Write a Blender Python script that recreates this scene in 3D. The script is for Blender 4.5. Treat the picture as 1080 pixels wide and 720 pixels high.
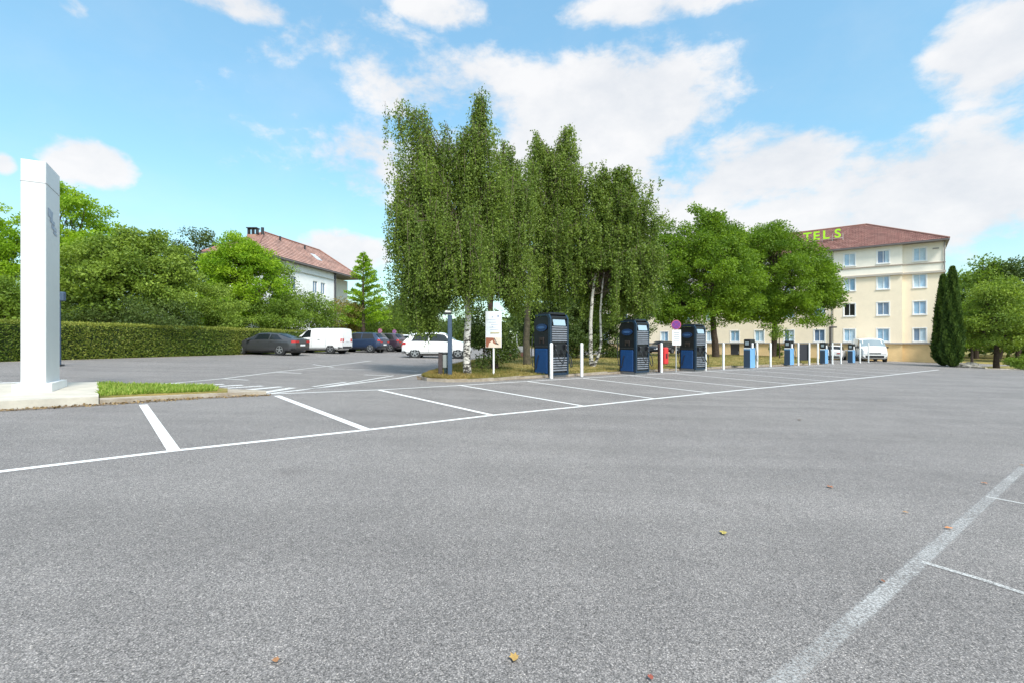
import bpy, math, random
import numpy as np
from mathutils import Vector, Matrix, Euler
R = math.radians
random.seed(7); RNG = np.random.default_rng(11)
SC = bpy.context.scene; COL = SC.collection
for o in list(bpy.data.objects): bpy.data.objects.remove(o)

# ------------------------------------------------------------------ camera
F, CH, SA, SB, HV = 515.0, 1.35, -0.0235, 0.0056, 361.0   # focal (px of a 1080 wide frame), eye height, ground slopes
cd = bpy.data.cameras.new('camera'); cam = bpy.data.objects.new('camera', cd); COL.objects.link(cam)
cam.location = (0, 0, CH); cam.rotation_euler = (R(90), 0, 0)
cd.sensor_width = 36; cd.lens = F / 1080 * 36; cd.shift_y = 1.0 / 1080; cd.clip_end = 3000; cd.clip_start = .05
SC.camera = cam
# ------------------------------------------------------------------ light
SUN_EL, SUN_AZ = 50, 155          # elevation, compass direction the light comes FROM (0 = +Y, clockwise)
SC.view_settings.view_transform = 'Standard'; SC.view_settings.look = 'None'
SC.view_settings.gamma = 1; SC.view_settings.exposure = 1.1
W = bpy.data.worlds.new('World'); SC.world = W; W.use_nodes = True
nt = W.node_tree; N = nt.nodes; L = nt.links
for n in list(N): N.remove(n)
def node(t, **k):
    n = N.new(t)
    for a, b in k.items(): setattr(n, a, b)
    return n
def M2(op, a, b=None, c=None, clamp=False):
    n = node('ShaderNodeMath', operation=op, use_clamp=clamp)
    for i, x in enumerate((a, b, c)):
        if x is None: continue
        if isinstance(x, (int, float)): n.inputs[i].default_value = x
        else: L.new(x, n.inputs[i])
    return n.outputs[0]
sky = node('ShaderNodeTexSky', sky_type='NISHITA', sun_disc=False, sun_elevation=R(SUN_EL), sun_rotation=R(SUN_AZ), air_density=1.0, dust_density=.6, ozone_density=1.6, altitude=100)
tc = node('ShaderNodeTexCoord'); sp = node('ShaderNodeSeparateXYZ'); L.new(tc.outputs['Generated'], sp.inputs[0])
az = M2('ARCTAN2', sp.outputs[0], sp.outputs[1])
el = M2('ARCSINE', sp.outputs[2])
mp = node('ShaderNodeMapping'); mp.inputs['Scale'].default_value = (1, 1, 1.7); mp.inputs['Location'].default_value = (3.1, 1.7, .4); L.new(tc.outputs['Generated'], mp.inputs[0])
def wn(sc, det, rg, dist=0):
    n = node('ShaderNodeTexNoise'); n.inputs['Scale'].default_value = sc; n.inputs['Detail'].default_value = det; n.inputs['Roughness'].default_value = rg; n.inputs['Distortion'].default_value = dist; L.new(mp.outputs[0], n.inputs['Vector']); return n.outputs[0]
nza, nzb, nzc = wn(4.2, 13, .6, .15), wn(12, 12, .62, .2), wn(6, 8, .6)
acc = None
CL = [(240,2,95,17,1),(385,45,105,32,.72),(465,12,60,18,.9),(500,95,170,38,1.1),(640,120,160,62,1.3),(385,165,62,40,.95),(560,180,220,60,1),
      (800,175,110,50,1.2),(980,205,190,75,1.3),(880,235,230,60,1.1),(1045,50,90,60,1.05),(700,2,130,20,1),(75,6,28,14,.85),(93,173,58,28,1.15),(4,172,16,13,1),(355,268,70,26,1),(690,48,50,22,.55),(700,215,150,60,1),(300,50,60,24,.55)]
for (u, v, ru, rv, s) in CL:
    x, z = (u - 540) / F, (HV - v) / F
    a0 = math.atan2(x, 1); e0 = math.asin(z / math.sqrt(x*x + 1 + z*z)); k = 1 / math.sqrt(1 + x*x)
    ra = ru / F * k*k; re = rv / F * k
    dx = M2('MULTIPLY', M2('SUBTRACT', az, a0), 1 / ra); dz = M2('MULTIPLY', M2('SUBTRACT', el, e0), 1 / re)
    d = M2('ADD', M2('MULTIPLY', dx, dx), M2('MULTIPLY', dz, dz))
    m = M2('MULTIPLY', M2('MULTIPLY_ADD', d, -.85, 1.12, clamp=True), s)
    acc = m if acc is None else M2('MAXIMUM', acc, m)
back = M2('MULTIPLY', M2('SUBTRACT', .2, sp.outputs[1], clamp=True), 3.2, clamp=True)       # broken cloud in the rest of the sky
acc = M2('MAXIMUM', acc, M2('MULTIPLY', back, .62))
high = M2('MULTIPLY', M2('SUBTRACT', sp.outputs[2], .62, clamp=True), 4, clamp=True); acc = M2('MAXIMUM', acc, M2('MULTIPLY', high, .62))
nsum = M2('ADD', M2('MULTIPLY', M2('SUBTRACT', nza, .5), 2.5), M2('MULTIPLY', M2('SUBTRACT', nzb, .5), 1.7))
den = M2('ADD', M2('SUBTRACT', acc, .42), nsum)
mr = node('ShaderNodeMapRange', interpolation_type='SMOOTHSTEP'); mr.inputs['From Min'].default_value = -.10; mr.inputs['From Max'].default_value = .58; L.new(den, mr.inputs['Value'])
veil = M2('MULTIPLY', M2('MULTIPLY_ADD', nzc, 1.6, -.72, clamp=True), .2)
low = M2('MULTIPLY', M2('SUBTRACT', .30, sp.outputs[2], clamp=True), .9)      # paler air near the horizon
den = M2('MAXIMUM', M2('MULTIPLY', mr.outputs[0], .97), M2('ADD', veil, low)); den = M2('MINIMUM', den, .97)
cr = node('ShaderNodeValToRGB'); cr.color_ramp.elements[0].position = .34; cr.color_ramp.elements[0].color = (.345, .365, .395, 1); cr.color_ramp.elements[1].position = .58; cr.color_ramp.elements[1].color = (.455, .455, .46, 1)
L.new(M2('ADD', M2('MULTIPLY', nza, .5), M2('MULTIPLY', nzc, .5)), cr.inputs[0])
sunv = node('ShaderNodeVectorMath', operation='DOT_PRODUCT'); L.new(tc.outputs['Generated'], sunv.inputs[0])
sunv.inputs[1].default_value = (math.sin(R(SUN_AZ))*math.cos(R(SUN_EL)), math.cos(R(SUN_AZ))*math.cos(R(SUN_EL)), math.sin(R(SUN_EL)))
glow = M2('MULTIPLY_ADD', M2('SUBTRACT', sunv.outputs['Value'], .25, clamp=True), 1.6, 1.0)   # cloud near the sun brightened, added as fill for softer shadows
bg1 = node('ShaderNodeBackground'); bg2 = node('ShaderNodeBackground'); mx = node('ShaderNodeMixShader'); out = node('ShaderNodeOutputWorld')
hs = node('ShaderNodeMix', data_type='RGBA', blend_type='MULTIPLY'); hs.inputs[0].default_value = 1
hs.inputs[7].default_value = (.92, 1.13, .97, 1)
L.new(sky.outputs[0], hs.inputs[6]); L.new(hs.outputs[2], bg1.inputs[0]); L.new(M2('MULTIPLY_ADD', M2('MAXIMUM', sp.outputs[2], 0), .125, .078), bg1.inputs[1])
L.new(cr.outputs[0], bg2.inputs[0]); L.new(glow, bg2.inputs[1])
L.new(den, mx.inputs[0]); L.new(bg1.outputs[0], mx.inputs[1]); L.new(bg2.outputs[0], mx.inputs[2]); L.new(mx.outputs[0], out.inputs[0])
sd = bpy.data.lights.new('sun', 'SUN'); sd.energy = 2.2; sd.angle = R(12); sd.color = (1, .96, .89)
so = bpy.data.objects.new('sun', sd); COL.objects.link(so)
dv = Vector((math.sin(R(SUN_AZ)) * math.cos(R(SUN_EL)), math.cos(R(SUN_AZ)) * math.cos(R(SUN_EL)), math.sin(R(SUN_EL))))
so.rotation_euler = dv.to_track_quat('Z', 'Y').to_euler(); so.location = dv * 50

# ------------------------------------------------------------------ helpers
def gz(x, y): return SA * max(-60, min(60, x)) + SB * max(-20, min(90, y))
def P(u, v, dz=0.0, surf=None):
    """point of the ground seen at pixel u, v"""
    rx, rz = (u - 540) / F, (HV - v) / F
    Y = (CH - dz) / (SA * rx + SB - rz)
    if surf:
        Y = 3.0
        while Y < 150 and CH + rz * Y > surf(rx * Y, Y): Y += .05
        return Vector((rx * Y, Y, surf(rx * Y, Y)))
    return Vector((rx * Y, Y, SA * rx * Y + SB * Y + dz))
def WP(u, v, Y): return Vector(((u - 540) / F * Y, Y, CH + (HV - v) / F * Y))

def interp(tab, x):
    if x <= tab[0][0]: return tab[0][1]
    for (a, va), (b_, vb) in zip(tab, tab[1:]):
        if x <= b_:
            t = (x-a)/(b_-a) if b_ > a else 1; return va + (vb-va)*t
    return tab[-1][1]
MATS = {}
def mat(name, col, rough=.6, metal=0, var=0, scale=8, bump=0, bscale=60, spec=.5, emit=0, col2=None, coat=0, detail=4):
    if name in MATS: return MATS[name]
    m = bpy.data.materials.new(name); m.use_nodes = True; t = m.node_tree; b = t.nodes['Principled BSDF']
    b.inputs['Base Color'].default_value = (*col, 1); b.inputs['Roughness'].default_value = rough; b.inputs['Metallic'].default_value = metal
    b.inputs['Specular IOR Level'].default_value = spec; b.inputs['Coat Weight'].default_value = coat
    if emit: b.inputs['Emission Color'].default_value = (*col, 1); b.inputs['Emission Strength'].default_value = emit
    c = t.nodes.new('ShaderNodeTexCoord')
    if var or col2:
        n = t.nodes.new('ShaderNodeTexNoise'); n.inputs['Scale'].default_value = scale; n.inputs['Detail'].default_value = detail; n.inputs['Roughness'].default_value = .65
        t.links.new(c.outputs['Object'], n.inputs['Vector'])
        r = t.nodes.new('ShaderNodeValToRGB'); r.color_ramp.elements[0].position = .32; r.color_ramp.elements[1].position = .68
        if col2: r.color_ramp.elements[0].color = (*col, 1); r.color_ramp.elements[1].color = (*col2, 1)
        else:
            r.color_ramp.elements[0].color = (*[x * (1 - var) for x in col], 1); r.color_ramp.elements[1].color = (*[min(1, x * (1 + var)) for x in col], 1)
        t.links.new(n.outputs[0], r.inputs[0]); t.links.new(r.outputs[0], b.inputs['Base Color'])
    if bump:
        n2 = t.nodes.new('ShaderNodeTexNoise'); n2.inputs['Scale'].default_value = bscale; n2.inputs['Detail'].default_value = 5
        t.links.new(c.outputs['Object'], n2.inputs['Vector'])
        bp = t.nodes.new('ShaderNodeBump'); bp.inputs['Strength'].default_value = bump; bp.inputs['Distance'].default_value = .02
        t.links.new(n2.outputs[0], bp.inputs['Height']); t.links.new(bp.outputs[0], b.inputs['Normal'])
    MATS[name] = m; return m

def mk(name, verts, faces, m, parent=None, smooth=False, uvs=None, attr=None):
    me = bpy.data.meshes.new(name)
    v = np.asarray(verts, dtype=np.float32)
    if isinstance(faces, np.ndarray):
        nf, k = faces.shape
        me.vertices.add(len(v)); me.vertices.foreach_set('co', v.ravel())
        me.loops.add(nf * k); me.loops.foreach_set('vertex_index', faces.astype(np.int32).ravel())
        me.polygons.add(nf); me.polygons.foreach_set('loop_start', np.arange(0, nf * k, k, dtype=np.int32))
        me.update(calc_edges=True); me.validate()
    else:
        me.from_pydata([tuple(map(float, p)) for p in verts], [], faces); me.update()
    if attr is not None:
        a = me.attributes.new('rnd', 'FLOAT', 'POINT'); a.data.foreach_set('value', np.asarray(attr, dtype=np.float32))
    if uvs is not None:
        ul = me.uv_layers.new(name='UVMap'); ul.data.foreach_set('uv', np.asarray(uvs, dtype=np.float32).ravel())
    if m is not None:
        for q in (m if isinstance(m, (list, tuple)) else [m]): me.materials.append(q)
    if smooth: me.shade_smooth()
    o = bpy.data.objects.new(name, me); COL.objects.link(o)
    if parent: o.parent = parent
    return o
class MB:
    def __init__(s): s.v = []; s.f = []
    def add(s, vs, fs):
        k = len(s.v); s.v += [tuple(p) for p in vs]; s.f += [[i + k for i in f] for f in fs]; return s
    def box(s, c, d, rz=0, rx=0, ry=0, bev=0, taper=1):
        E_ = Euler((rx, ry, rz)).to_matrix(); c = Vector(c); hx, hy, hz = d[0]/2, d[1]/2, d[2]/2
        if bev <= 0:
            vs = [c + E_ @ Vector((x*hx*(taper if z > 0 else 1), y*hy*(taper if z > 0 else 1), z*hz)) for z in (-1, 1) for x, y in ((-1,-1),(1,-1),(1,1),(-1,1))]
            return s.add(vs, [[3,2,1,0],[4,5,6,7],[0,1,5,4],[1,2,6,5],[2,3,7,6],[3,0,4,7]])
        b = min(bev, hx*.9, hy*.9, hz*.9); pr = [(-hx+b,-hy),(hx-b,-hy),(hx,-hy+b),(hx,hy-b),(hx-b,hy),(-hx+b,hy),(-hx,hy-b),(-hx,-hy+b)]
        vs = []
        for z, k in ((-hz, b), (-hz+b, 0), (hz-b, 0), (hz, b)):
            for x, y in pr: vs.append(c + E_ @ Vector((x*(1-k/hx), y*(1-k/hy), z)))
        fs = [list(range(7, -1, -1)), list(range(24, 32))]
        for r in range(3):
            for i in range(8): fs.append([r*8+i, r*8+(i+1)%8, r*8+8+(i+1)%8, r*8+8+i])
        return s.add(vs, fs)
    def tube(s, pts, rad, n=8, cap=True):
        pts = [Vector(p) for p in pts]
        if isinstance(rad, (int, float)): rad = [rad]*len(pts)
        vs = []; fs = []; a = None
        for i, p in enumerate(pts):
            d = pts[min(i+1, len(pts)-1)] - pts[max(i-1, 0)]
            d = d.normalized() if d.length > 1e-9 else Vector((0, 0, 1))
            if a is None: a = d.orthogonal()
            a = a - d*a.dot(d); a = a.normalized() if a.length > 1e-6 else d.orthogonal().normalized()
            b = d.cross(a)
            for k in range(n):
                t = 2*math.pi*k/n; vs.append(p + (a*math.cos(t) + b*math.sin(t))*rad[i])
        for i in range(len(pts)-1):
            for k in range(n): fs.append([i*n+k, i*n+(k+1)%n, (i+1)*n+(k+1)%n, (i+1)*n+k])
        if cap: fs.append(list(range(n-1, -1, -1))); fs.append([(len(pts)-1)*n+k for k in range(n)])
        return s.add(vs, fs)
    def prism(s, poly, z0, z1):
        n = len(poly); vs = [(p[0], p[1], z0) for p in poly] + [(p[0], p[1], z1) for p in poly]
        return s.add(vs, [list(range(n-1,-1,-1)), list(range(n, 2*n))] + [[i, (i+1)%n, n+(i+1)%n, n+i] for i in range(n)])
    def extr(s, poly, axis_o, ax, ay, az, d):
        """polygon in plane (ax, ay) at axis_o, extruded along az by d"""
        n = len(poly); o = Vector(axis_o); a, b, c = Vector(ax), Vector(ay), Vector(az)
        vs = [o + a*p[0] + b*p[1] for p in poly] + [o + a*p[0] + b*p[1] + c*d for p in poly]
        return s.add(vs, [list(range(n-1,-1,-1)), list(range(n, 2*n))] + [[i, (i+1)%n, n+(i+1)%n, n+i] for i in range(n)])
    def build(s, name, m, parent=None, smooth=False):
        o = mk(name, s.v, s.f, m, parent, False)
        import bmesh
        bm = bmesh.new(); bm.from_mesh(o.data); bmesh.ops.recalc_face_normals(bm, faces=bm.faces); bm.to_mesh(o.data); bm.free()
        if smooth:
            o.data.shade_smooth()
            try: o.data.set_sharp_from_angle(angle=R(38))
            except Exception: pass
        return o
def tag(o, label, cat, group=None):
    o['label'] = label; o['category'] = cat
    if group: o['group'] = group
    return o
def thing(name, label, cat, loc, rz=0, group=None, sc=1):
    o = bpy.data.objects.new(name, None); COL.objects.link(o); o.location = loc; o.rotation_euler = (0, 0, rz); o.scale = (sc, sc, sc)
    o.empty_display_size = .2
    return tag(o, label, cat, group)
def struct(o): o['kind'] = 'structure'; return o
def stuff(o, label=None, cat=None):
    o['kind'] = 'stuff'
    if label: tag(o, label, cat)
    return o
def copy_tree(o, parent=None):
    c = o.copy(); COL.objects.link(c); c.parent = parent
    for ch in [x for x in o.children]: copy_tree(ch, c)
    return c

# ------------------------------------------------------------------ surface materials
def asphalt_mat():
    m = bpy.data.materials.new('asphalt'); m.use_nodes = True; t = m.node_tree; b = t.nodes['Principled BSDF']; nn = t.nodes.new; lk = t.links.new
    c = nn('ShaderNodeTexCoord').outputs['Object']
    def noise(s, d, r=.6):
        n = nn('ShaderNodeTexNoise'); n.inputs['Scale'].default_value = s; n.inputs['Detail'].default_value = d; n.inputs['Roughness'].default_value = r; lk(c, n.inputs['Vector']); return n.outputs[0]
    def ramp(x, a, ca, b_, cb):
        r = nn('ShaderNodeValToRGB'); e = r.color_ramp.elements; e[0].position = a; e[0].color = (*ca, 1); e[1].position = b_; e[1].color = (*cb, 1); lk(x, r.inputs[0]); return r.outputs[0]
    def mul(a, b_, f=1):
        x = nn('ShaderNodeMix'); x.data_type = 'RGBA'; x.blend_type = 'MULTIPLY'; x.inputs[0].default_value = f; lk(a, x.inputs[6]); lk(b_, x.inputs[7]); return x.outputs[2]
    base = ramp(noise(125, 3, .82), .32, (.093, .087, .084), .68, (.415, .386, .376))
    mid = ramp(noise(30, 4, .75), .3, (.80, .80, .80), .7, (1.14, 1.14, 1.13))
    big = ramp(noise(.25, 5, .6), .3, (.90, .90, .90), .7, (1.05, 1.05, 1.04))
    big2 = ramp(noise(1.1, 6, .65), .32, (.91, .91, .91), .62, (1.03, 1.03, 1.03))
    mp_ = nn('ShaderNodeMapping'); mp_.inputs['Rotation'].default_value = (0, 0, -R(39.4)); mp_.inputs['Scale'].default_value = (.10, 1.3, 1); lk(c, mp_.inputs[0])
    ns = nn('ShaderNodeTexNoise'); ns.inputs['Scale'].default_value = 1; ns.inputs['Detail'].default_value = 5; lk(mp_.outputs[0], ns.inputs['Vector'])
    st = ramp(ns.outputs[0], .36, (.89, .89, .89), .60, (1.03, 1.03, 1.03))
    v = nn('ShaderNodeTexVoronoi'); v.inputs['Scale'].default_value = 125; lk(c, v.inputs['Vector'])
    g = ramp(v.outputs['Distance'], .15, (1.25, 1.24, 1.23), .62, (.68, .68, .68))
    v2 = nn('ShaderNodeTexVoronoi'); v2.inputs['Scale'].default_value = 160; lk(c, v2.inputs['Vector'])
    g2 = ramp(v2.outputs['Color'], .1, (.58, .58, .58), .9, (1.46, 1.44, 1.42))
    pit = ramp(noise(70, 2, .6), .28, (.4, .39, .38), .37, (1, 1, 1))
    fl = ramp(noise(160, 1, .5), .66, (1, 1, 1), .72, (2.1, 2.05, 1.9))
    oil = ramp(noise(.75, 4, .6), .60, (1, 1, 1), .72, (.84, .83, .83))
    col = mul(mul(mul(mul(mul(mul(mul(mul(mul(base, mid), big), big2), st), g), g2), pit), fl), oil)
    sp_ = nn('ShaderNodeTexVoronoi'); sp_.inputs['Scale'].default_value = 2.2; lk(c, sp_.inputs['Vector'])
    spot = ramp(sp_.outputs['Distance'], .018, (.3, .27, .24), .03, (1, 1, 1)); col = mul(col, spot, .7)
    lk(col, b.inputs['Base Color']); b.inputs['Roughness'].default_value = .82; b.inputs['Specular IOR Level'].default_value = .35
    bp = nn('ShaderNodeBump'); bp.inputs['Strength'].default_value = .9; bp.inputs['Distance'].default_value = .006; lk(noise(90, 4, .75), bp.inputs['Height']); lk(bp.outputs[0], b.inputs['Normal'])
    return m
def paint_mat(name, col=(.74, .73, .71), wear=.38, soft=.07, sc=26, edge=False):
    """road paint whose worn patches are see-through to the asphalt below"""
    m = bpy.data.materials.new(name); m.use_nodes = True; t = m.node_tree; b = t.nodes['Principled BSDF']; nn = t.nodes.new; lk = t.links.new
    c = nn('ShaderNodeTexCoord').outputs['Object']
    n = nn('ShaderNodeTexNoise'); n.inputs['Scale'].default_value = sc; n.inputs['Detail'].default_value = 8; n.inputs['Roughness'].default_value = .8; lk(c, n.inputs['Vector'])
    x = n.outputs[0]
    n2 = nn('ShaderNodeTexNoise'); n2.inputs['Scale'].default_value = 1.7; n2.inputs['Detail'].default_value = 5; lk(c, n2.inputs['Vector'])
    k = nn('ShaderNodeMath'); k.operation = 'MULTIPLY_ADD'; k.inputs[1].default_value = .22; lk(n2.outputs[0], k.inputs[0]); lk(x, k.inputs[2]); x = k.outputs[0]
    if edge:
        a = nn('ShaderNodeAttribute'); a.attribute_name = 'rnd'; k = nn('ShaderNodeMath'); k.operation = 'MINIMUM'; k.inputs[1].default_value = .45; lk(a.outputs['Fac'], k.inputs[0])
        k2 = nn('ShaderNodeMath'); k2.operation = 'MULTIPLY_ADD'; k2.inputs[1].default_value = .45; lk(k.outputs[0], k2.inputs[0]); lk(x, k2.inputs[2]); x = k2.outputs[0]; wear += .19
    r = nn('ShaderNodeValToRGB'); e = r.color_ramp.elements; e[0].position = wear + .11 - soft; e[1].position = wear + .11 + soft; lk(x, r.inputs[0])
    b.inputs['Base Color'].default_value = (*col, 1); b.inputs['Roughness'].default_value = .7
    tr = nn('ShaderNodeBsdfTransparent'); mx_ = nn('ShaderNodeMixShader'); lk(r.outputs[0], mx_.inputs[0]); lk(tr.outputs[0], mx_.inputs[1]); lk(b.outputs[0], mx_.inputs[2]); lk(mx_.outputs[0], t.nodes['Material Output'].inputs[0])
    return m
def leaf_mat(name, c1, c2, trans=.3, rough=.55):
    if name in MATS: return MATS[name]
    m = bpy.data.materials.new(name); m.use_nodes = True; t = m.node_tree; b = t.nodes['Principled BSDF']; nn = t.nodes.new; lk = t.links.new
    a = nn('ShaderNodeAttribute'); a.attribute_name = 'rnd'
    r = nn('ShaderNodeValToRGB'); e = r.color_ramp.elements; e[0].color = (*c1, 1); e[1].color = (*c2, 1); lk(a.outputs['Fac'], r.inputs[0]); lk(r.outputs[0], b.inputs['Base Color'])
    b.inputs['Roughness'].default_value = rough; b.inputs['Specular IOR Level'].default_value = .25
    tr = nn('ShaderNodeBsdfTranslucent'); g = nn('ShaderNodeMix'); g.data_type = 'RGBA'; g.blend_type = 'MULTIPLY'; g.inputs[0].default_value = 1; g.inputs[7].default_value = (1.5, 1.5, .6, 1)
    lk(r.outputs[0], g.inputs[6]); lk(g.outputs[2], tr.inputs[0])
    mx_ = nn('ShaderNodeMixShader'); mx_.inputs[0].default_value = trans; lk(b.outputs[0], mx_.inputs[1]); lk(tr.outputs[0], mx_.inputs[2]); lk(mx_.outputs[0], t.nodes['Material Output'].inputs[0])
    MATS[name] = m; return m
ASPH = asphalt_mat()
PAINT = paint_mat('road_paint', wear=.375, sc=48); WORN = paint_mat('worn_road_paint', (.44, .43, .415), wear=.52, soft=.10, sc=70, edge=True); OLD = paint_mat('faded_road_paint', (.66, .65, .63), wear=.42, sc=40)
GRASS = mat('dry_grass_soil', (.06, .09, .018), .95, col2=(.38, .28, .11), scale=.9, bump=.6, bscale=30, spec=.1, detail=7)
CONC = mat('pale_concrete', (.50, .46, .39), .85, var=.12, scale=3, bump=.3, bscale=50, spec=.3)
KERB = mat('kerb_stone', (.42, .37, .30), .9, var=.3, scale=5, bump=.5, bscale=35, spec=.2)
DIRT = mat('dirt', (.12, .09, .065), .95, col2=(.27, .215, .16), scale=5, bump=.5, bscale=60, spec=.1)
WHITE = mat('white_enamel', (.80, .80, .80), .4, var=.03, scale=2)
BLACK = mat('black_plastic', (.02, .021, .024), .4, var=.15, scale=6)
BARK = mat('bark', (.06, .045, .035), .9, var=.4, scale=9, bump=.8, bscale=20, spec=.1)
TYRE = mat('tyre_rubber', (.018, .018, .018), .8); RIM = mat('alloy_rim', (.45, .46, .47), .35, metal=.7)
GLASS = mat('dark_car_glass', (.010, .014, .017), .10, spec=.45); RED = mat('red_lamp', (.45, .02, .02), .25); LAMP = mat('clear_lamp', (.75, .76, .78), .15, spec=.8)

# ------------------------------------------------------------------ ground
xs = sorted(set(list(range(-400, -60, 40)) + list(range(-60, 61, 6)) + list(range(60, 401, 40)))); ys = sorted(set(list(range(-100, -20, 20)) + list(range(-20, 91, 5)) + list(range(90, 601, 60))))
vs = [(x, y, gz(x, y) - .012) for y in ys for x in xs]; nx = len(xs)
fs = [[j*nx+i, j*nx+i+1, (j+1)*nx+i+1, (j+1)*nx+i] for j in range(len(ys)-1) for i in range(nx-1)]
struct(mk('ground', vs, fs, GRASS))
pe = [P(1140, 391.2), P(1040, 388.6), P(1012, 386.6)]
poly = [(-23.5, -15), (40, -15), (pe[0].x, pe[0].y), (pe[1].x, pe[1].y), (pe[2].x, pe[2].y), (50, 48), (50, 60), (25, 86), (-9, 80), (-12.6, 56), (-17.4, 30.3), (-20.2, 19.5), (-23.5, 8)]
struct(mk('asphalt_car_park', [(x, y, gz(x, y)) for x, y in poly], [list(range(len(poly)))], ASPH))

def strip(pts, w, lift=.004):
    """a painted line along ground points"""
    pts = [Vector((p[0], p[1], 0)) for p in pts]; v = []; f = []
    for i, p in enumerate(pts):
        d = (pts[min(i+1, len(pts)-1)] - pts[max(i-1, 0)]).normalized(); n = Vector((-d.y, d.x, 0)) * w/2
        for q in (p-n, p+n): v.append((q.x, q.y, gz(q.x, q.y) + lift))
    for i in range(len(pts)-1): f.append([2*i, 2*i+1, 2*i+3, 2*i+2])
    return v, f
def lines(name, segs, m, lift=.004):
    b = MB()
    for s in segs: b.add(*strip([P(*q) for q in s[0]], s[1], lift))
    return struct(b.build(name, m))
KF = lambda u: 361 + .1005*(1280-u)
front = [(-120, 511), (0, 497), (183, 475), (387, 453), (519, 437.5), (616, 428), (691, 420), (750, 414), (860, 403.4), (930, 396.2), (990, 389.6)]
struct(lines('front_bay_line', [(front, .10)], PAINT))
seg = [([(151, 426.5), (183.5, 475)], .125), ([(292, 417), (387, 453)], .13), ([(400, 411), (519, 437.5)], .11), ([(484, 405.8), (616, 428)], .10)]
for i in range(4, 13):
    uf = 1280 - 1/(.001314 + .000192*(i-2)); ub = 1280 - 1/(.001136 + .000122*(i-2))
    seg.append(([(ub, 361 + (1280-ub)*.0562), (uf, KF(uf))], .10))
lines('bay_divider_lines', seg, PAINT, .006)
lines('rear_bay_line', [([(280, 415.2), (312, 414.2), (403, 410.6), (481, 406.3), (547, 402.3), (670, 395.2), (780, 389.6), (880, 384)], .08)], PAINT, .005)
wl = [P(*q) for q in [(770, 773), (825, 720), (967, 595), (1080, 492), (1130, 447)]]; v = []; f = []; at_ = []
for i, p in enumerate(wl):
    d = (wl[min(i+1, 4)] - wl[max(i-1, 0)]).normalized(); n = Vector((-d.y, d.x, 0))*.062
    for q, e_ in ((p-n, 0), (p, 1), (p+n, 0)): v.append((q.x, q.y, gz(q.x, q.y) + .003)); at_.append(e_)
for i in range(4):
    for k in (0, 1): f.append([3*i+k, 3*i+k+1, 3*i+k+4, 3*i+k+3])
struct(mk('worn_lane_line', v, f, WORN, attr=at_))
lines('side_bay_lines', [([(972, 592.5), (1030, 609.5), (1090, 629)], .045), ([(1040, 523.5), (1095, 534)], .045)], paint_mat('side_paint', (.52, .51, .49), wear=.46, soft=.10, sc=80), .005)
lines('scuff_mark', [([(790, 500), (812, 508), (828, 511), (842, 508), (856, 501)], .009), ([(806, 571), (812, 573)], .012), ([(795, 566), (800, 567.5)], .010)], paint_mat('scuff_paint', (.34, .33, .32), wear=.50, sc=45), .003)
# far car park markings
far = [([(60, 408.5), (130, 407), (185, 403.5), (235, 399), (291, 392), (345, 386), (372, 382.7), (392, 380)], .09), ([(278, 415.5), (350, 407), (420, 398.5), (448, 393.5), (492, 383.5)], .13), ([(312, 412), (360, 405), (415, 395.8)], .1),
       ([(347, 388.5), (364, 388.7)], .12), ([(366, 389.3), (392, 389.6)], .12), ([(381, 380.4), (390, 380.2)], .1), ([(401, 378.2), (413, 378)], .1), ([(415, 385.4), (437, 385.8)], .11), ([(384, 395), (410, 395.6)], .12), ([(424, 390.5), (440, 391)], .11), ([(291, 392), (318, 393.4)], .11), ([(330, 384), (352, 387)], .1), ([(235, 399), (262, 400.5)], .1),
       ([(0, 403.5), (22, 403)], .25), ([(0, 408.8), (22, 407)], .3), ([(64, 406), (75, 406)], .15), ([(-60, 403), (0, 402.4)], .2)]
lines('far_bay_lines', far, OLD, .005)
hat = [([(273, 414.6), (309, 408.6)], .22), ([(246, 412.2), (297, 407.6)], .2), ([(219, 410.4), (277, 406.7)], .2), ([(194, 409.2), (256, 405.8)], .2), ([(168, 408.2), (236, 405)], .2), ([(142, 407.4), (214, 404.3)], .2), ([(116, 406.7), (190, 403.8)], .2), ([(330, 407.5), (365, 402.6)], .1)]
lines('hatched_zone', hat, OLD, .007)

# kerb islands ------------------------------------------------------
def ribbon(name, A, B, z, m, side=True):
    """raised slab between two rows of world xy points, with its edge down to the ground"""
    b = MB(); n = len(A)
    top = [(p[0], p[1], gz(p[0], p[1]) + z) for p in A] + [(p[0], p[1], gz(p[0], p[1]) + z) for p in B]
    b.add(top, [[i, i+1, n+i+1, n+i] for i in range(n-1)])
    ring = list(range(n)) + list(range(2*n-1, n-1, -1)); lo = [(top[i][0], top[i][1], top[i][2] - z - .1) for i in ring]
    k = len(ring); b.add([top[i] for i in ring] + lo, [[i, (i+1) % k, k+(i+1) % k, k+i] for i in range(k)])
    return b.build(name, m)
FA = [P(-90, 439.5), P(0, 431.5), P(50, 428.6), P(104, 425.8)]; BA = [P(-90, 413), P(0, 410.8, .0), P(50, 409.5), P(104, 408.6)]
struct(ribbon('concrete_island', [p.xy for p in FA], [p.xy for p in BA], .14, CONC))
F2 = [P(105, 425.6), P(150, 422.5), P(200, 419.5), P(240, 417.3), P(268, 415.8), P(281, 415.6)]; B2 = [P(105, 408.7), P(150, 410.6), P(200, 412), P(240, 413), P(268, 413.7), P(281, 414.8)]
struct(ribbon('kerb_island', [p.xy for p in F2], [p.xy for p in B2], .07, mat('dirty_kerb2', (.26, .205, .15), .9, col2=(.44, .39, .32), scale=3, bump=.5, bscale=35)))
def inner(A, B, a, b): return [x.lerp(y, a) for x, y in zip(A, B)], [x.lerp(y, b) for x, y in zip(A, B)]
iA, iB = inner(F2, B2, .12, .9)
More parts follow.
